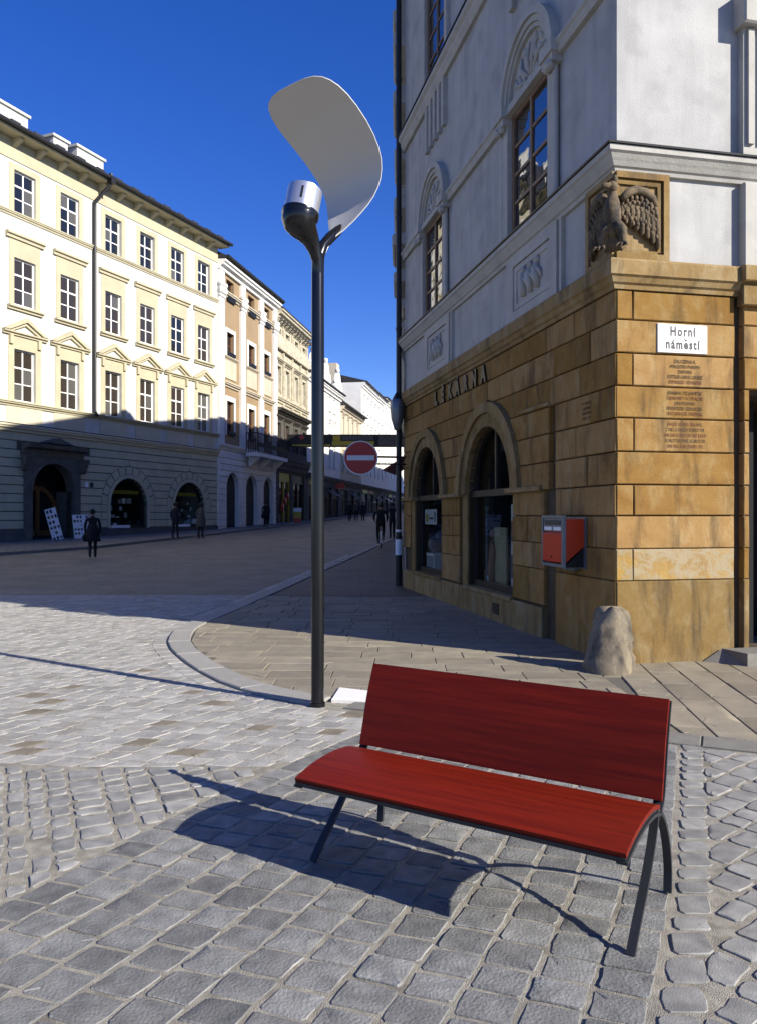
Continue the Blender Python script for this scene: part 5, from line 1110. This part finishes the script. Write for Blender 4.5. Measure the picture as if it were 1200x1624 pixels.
# overhead banner truss across the street
t = thing('street_banner', 'dark overhead banner with yellow panels spanning the narrow street', 'banner', (-7.2, 62.5, 7.0))
part('beam', MB().box(0, 9.6, -.06, .06, 0, 1.0), M_black, t); part('panel', MB().box(3.55, 6.85, -.10, -.062, .12, .47), M_yellow, t); part('panel', MB().box(3.6, 4.2, -.10, -.062, .5, .9), M_yellow, t); part('stripe', MB().box(.4, 3.4, -.09, -.062, .08, .2), M_yellow, t); part('panel', MB().box(4.3, 6.8, -.09, -.062, .55, .9), M_plinth, t); part('panel', MB().box(7.2, 9.4, -.09, -.062, .1, .9), M_plinth, t)
for x, lb in ((1.15, None), (2.35, None)): part('emblem', MB().prism([(x-.25,.78),(x,.55),(x+.25,.78),(x,1.0)], -.1, -.07), M_red, t)
t = tag(part('shop_sign', MB().box(-.05, .9, 0, .1, 0, .55), M_red, None, (-4.3, 79.5, 4.3)), 'small red shop sign hanging over the shaded street', 'sign')
t = thing('pavement_sign', 'small yellow and red pavement board with white top', 'board', (-6.35, 62.0, zg(62)+.1), 0)
part('panel', MB().box(-.3,.3,0,.05,.0,.35), M_red, t); part('panel', MB().box(-.3,.3,0,.05,.352,.85), M_yellow, t); part('panel', MB().box(-.32,.32,0,.05,.852,1.15), M_poster, t); part('leg', MB().box(-.25,.25,.25,.3,0,.9), M_poster, t)
for i in range(3): tag(part('red_display', MB().ball((0,0,0), .35, 8, (1,.3,1.1-.1*i)), M_red, None, (-7.35+.12*i, 60.4+.8*i, 2.2+.45*i), 1.4), ['red shop display low on the ornate house front','red shop display midway up the ornate house front','red shop display highest on the ornate house front'][i], 'display')

# ------------------------------------------------------------------ people
def skin(name, verts, edges, m, parent, sub=1):
    me = bpy.data.meshes.new(name); me.from_pydata([v[0] for v in verts], edges, []); o = bpy.data.objects.new(name, me); COL.objects.link(o)
    o.modifiers.new('skin', 'SKIN'); 
    for i, v in enumerate(verts):
        d = me.skin_vertices[0].data[i]; d.radius = v[1] if isinstance(v[1], tuple) else (v[1], v[1]); d.use_root = i == 0
    s = o.modifiers.new('sub', 'SUBSURF'); s.levels = sub; s.render_levels = sub
    bpy.context.view_layer.update(); em = bpy.data.meshes.new_from_object(o.evaluated_get(bpy.context.evaluated_depsgraph_get())); bpy.data.objects.remove(o)
    em.polygons.foreach_set('use_smooth', [True]*len(em.polygons)); em.materials.clear(); em.materials.append(m); return obj(name, em, parent)
def person(label, x, y, z, h, rz, coat, step=.16, skirt=True, bag=False, arm=0., hood=False, sit=False, group=None):
    t = thing('person', label, 'person', (x, y, z), rz, group); k = h/1.75
    V = lambda a, b, c: (a*k, b*k, c*k)
    st = step
    if not sit:
        vs = [(V(0,0,.95),(.155*k,.115*k)), (V(0,.0,1.15),(.15*k,.105*k)), (V(0,.0,1.36),(.17*k,.11*k)), (V(0,.01,1.48),(.06*k,.06*k)), (V(0,-.01,1.56),(.055*k,.055*k)), (V(0,-.02,1.65),(.085*k,.10*k)), (V(0,-.02,1.74),(.055*k,.06*k)),
          (V(-.20,0,1.40),(.06*k,.06*k)), (V(-.25,.05,1.14),(.05*k,.05*k)), (V(-.25,-.06,.92),(.04*k,.04*k)), (V(-.25,-.09,.82),(.035*k,.045*k)),
          (V(.20,0,1.40),(.06*k,.06*k)), (V(.26,.03-arm,1.14),(.05*k,.05*k)), (V(.24,-.05-arm*2,.95+arm),(.04*k,.04*k)), (V(.24,-.09-arm*2,.86+arm),(.035*k,.045*k)),
          (V(-.09,0,.86),(.095*k,.095*k)), (V(-.09,-st*.6,.48),(.065*k,.065*k)), (V(-.09,-st*.7,.09),(.045*k,.05*k)), (V(-.09,-st*.7-.13,.03),(.04*k,.03*k)),
          (V(.09,0,.86),(.095*k,.095*k)), (V(.09,st*.2,.48),(.065*k,.065*k)), (V(.09,st,.10),(.045*k,.05*k)), (V(.09,st-.12,.03),(.04*k,.03*k))]
        ed = [(0,1),(1,2),(2,3),(3,4),(4,5),(5,6),(2,7),(7,8),(8,9),(9,10),(2,11),(11,12),(12,13),(13,14),(0,15),(15,16),(16,17),(17,18),(0,19),(19,20),(20,21),(21,22)]
    else:
        vs = [(V(0,.05,.98),(.155*k,.12*k)), (V(0,-.05,1.18),(.15*k,.11*k)), (V(0,-.15,1.38),(.18*k,.11*k)), (V(0,-.18,1.50),(.06*k,.06*k)), (V(0,-.2,1.57),(.055*k,.055*k)), (V(0,-.22,1.66),(.085*k,.10*k)), (V(0,-.22,1.75),(.055*k,.06*k)),
          (V(-.21,-.16,1.42),(.06*k,.06*k)), (V(-.28,-.25,1.2),(.05*k,.05*k)), (V(-.25,-.46,1.08),(.04*k,.04*k)), (V(-.25,-.53,1.06),(.035*k,.04*k)),
          (V(.21,-.16,1.42),(.06*k,.06*k)), (V(.28,-.25,1.2),(.05*k,.05*k)), (V(.25,-.46,1.08),(.04*k,.04*k)), (V(.25,-.53,1.06),(.035*k,.04*k)),
          (V(-.1,0,.93),(.095*k,.095*k)), (V(-.12,-.32,.72),(.065*k,.065*k)), (V(-.1,-.16,.34),(.045*k,.05*k)), (V(-.1,-.27,.28),(.04*k,.03*k)),
          (V(.1,0,.93),(.095*k,.095*k)), (V(.12,-.26,.55),(.065*k,.065*k)), (V(.1,-.10,.18),(.045*k,.05*k)), (V(.1,-.21,.12),(.04*k,.03*k))]
        ed = [(0,1),(1,2),(2,3),(3,4),(4,5),(5,6),(2,7),(7,8),(8,9),(9,10),(2,11),(11,12),(12,13),(13,14),(0,15),(15,16),(16,17),(17,18),(0,19),(19,20),(20,21),(21,22)]
    b = skin('body', vs, ed, coat, t, 2); me = b.data; me.materials.append(M_trouser); me.materials.append(M_skin); me.materials.append(M_black)
    zz = [sum(me.vertices[v].co.z for v in p.vertices)/len(p.vertices)/k for p in me.polygons]; xx = [abs(sum(me.vertices[v].co.x for v in p.vertices)/len(p.vertices)/k) for p in me.polygons]
    for p, z_p, x_p in zip(me.polygons, zz, xx):
        p.material_index = 2 if (z_p > 1.53 and x_p < .14) or (not sit and z_p < .87 and x_p > .19) else 0 if z_p > .84 or x_p > .2 else 3 if z_p < .09 else 1
    hd = Vector(vs[5][0]); hr = MB(); hr.smooth = True; hr.ball((hd.x, hd.y+.018*k, hd.z+.022*k), .104*k, 12, (.92,1.02,1.08)); part('hood' if hood else 'hair', hr, coat if hood else M_hair, t)
    fc = MB(); fc.smooth = True; fc.ball((hd.x, hd.y-.095*k, hd.z), .018*k, 6, (.8,1,1.3)); part('nose', fc, M_skin, t)
    if skirt:
        s = MB(); s.smooth = True; s.lathe([(.16*k,1.2*k),(.19*k,1.02*k),(.235*k,.80*k),(.27*k,.60*k),(.25*k,.595*k)], 14, (0,0,0), Matrix.Diagonal((1.05,.85,1,1))); part('coat_skirt', s, coat, t)
    if bag: part('bag', MB().block([(.2*k,.62*k),(.33*k,.62*k),(.32*k,.86*k),(.21*k,.86*k)], -.16*k, .1*k, .02), M_black, t)
    return t
zgw = lambda y: zg(y)+.1
person('walking person in a long black hooded coat on the cobbles before the portal', -9.53, 26.3, zg(26.3), 1.62, R(200), M_coat, .17, True, True, 0, True)
person('person in a dark jacket standing left of the farther arched shop window', -9.58, 37.2, zgw(37.2), 1.68, R(150), M_coatnavy, .10, False)
person('person in a grey jacket looking into the farther arched shop window', -8.27, 36.7, zgw(36.7), 1.64, R(150), M_coatgrey, .06, True)
person('dark dressed person passing the arches of the tan house', -7.46, 52.4, zgw(52.4), 1.66, R(190), M_coat, .16, True, True)
person('person in dark clothes walking beside the cyclist along the corner house', .66, 38.6, zg(38.6), 1.78, R(185), M_coatnavy, .14, False, False)
person('leftmost of three distant figures walking in the shaded street', -2.5, 68.5, zg(68.5), 1.72, R(10), M_coat, .16, True)
person('middle one of three distant figures walking in the shaded street', -1.95, 69.5, zg(69.5), 1.80, R(-5), M_coatgrey, .12, False)
person('rightmost of three distant figures walking in the shaded street', -1.35, 69.0, zg(69), 1.70, R(5), M_coatnavy, .15, True)
cyc = (.09, 32.1); person('cyclist in a dark jacket riding away beside the kerb', cyc[0], cyc[1], zg(cyc[1])+.02, 1.76, R(180), M_coat, 0, False, False, 0, False, True)
t = thing('bicycle', 'dark bicycle ridden away along the kerb', 'bicycle', (cyc[0], cyc[1], zg(cyc[1])), R(180))
for y in (.52, -.54):
    w = MB(); w.smooth = True; pts = [(0, y+.33*math.cos(2*math.pi*i/24), .34+.33*math.sin(2*math.pi*i/24)) for i in range(25)]; w.tube(pts, .022, 8, False); wh = part('wheel', w, M_tyre, t)
    sp = MB()
    for i in range(9): a = 2*math.pi*i/9; sp.tube([(0,y,.34),(0,y+.32*math.cos(a),.34+.32*math.sin(a))], .003, 4)
    part('spokes', sp, M_steel, wh); part('hub', MB().tube([(-.05,y,.34),(.05,y,.34)], .025, 8), M_steel, wh)
fr = MB(); Pt = dict(r=(0,.52,.34), b=(0,.06,.30), s=(0,.16,.80), h=(0,-.36,.86), f=(0,-.54,.34), hd=(0,-.38,.95))
for a, b in (('r','b'),('r','s'),('b','s'),('b','h'),('s','h'),('h','f'),('hd','h')): fr.tube([Pt[a], Pt[b]], .018, 8)
part('frame', fr, M_iron, t); part('saddle', MB().block([(-.08,.86),(.08,.86),(.06,.92),(-.06,.92)], .04, .28, .01), M_black, t); part('handlebar', MB().tube([(-.29,-.46,1.04),(-.1,-.38,1.0),(.1,-.38,1.0),(.29,-.46,1.04)], .014, 8), M_iron, t)
part('rack', MB().box(-.07,.07,.25,.66,.72,.74), M_iron, t); part('rear_light', MB().box(-.03,.03,.66,.69,.66,.72), M_red, t); part('mudguard', MB().tube([(0,.52+.37*math.cos(R(a)),.34+.37*math.sin(R(a))) for a in range(-20,120,20)], .02, 6), M_signgrey, t)
pd = MB().tube([(-.1,.06,.30),(.1,.06,.30)], .012, 6).tube([(-.1,.06,.30),(-.1,-.02,.45)], .01, 6).tube([(.1,.06,.30),(.1,.14,.15)], .01, 6); part('crank', pd, M_steel, t)
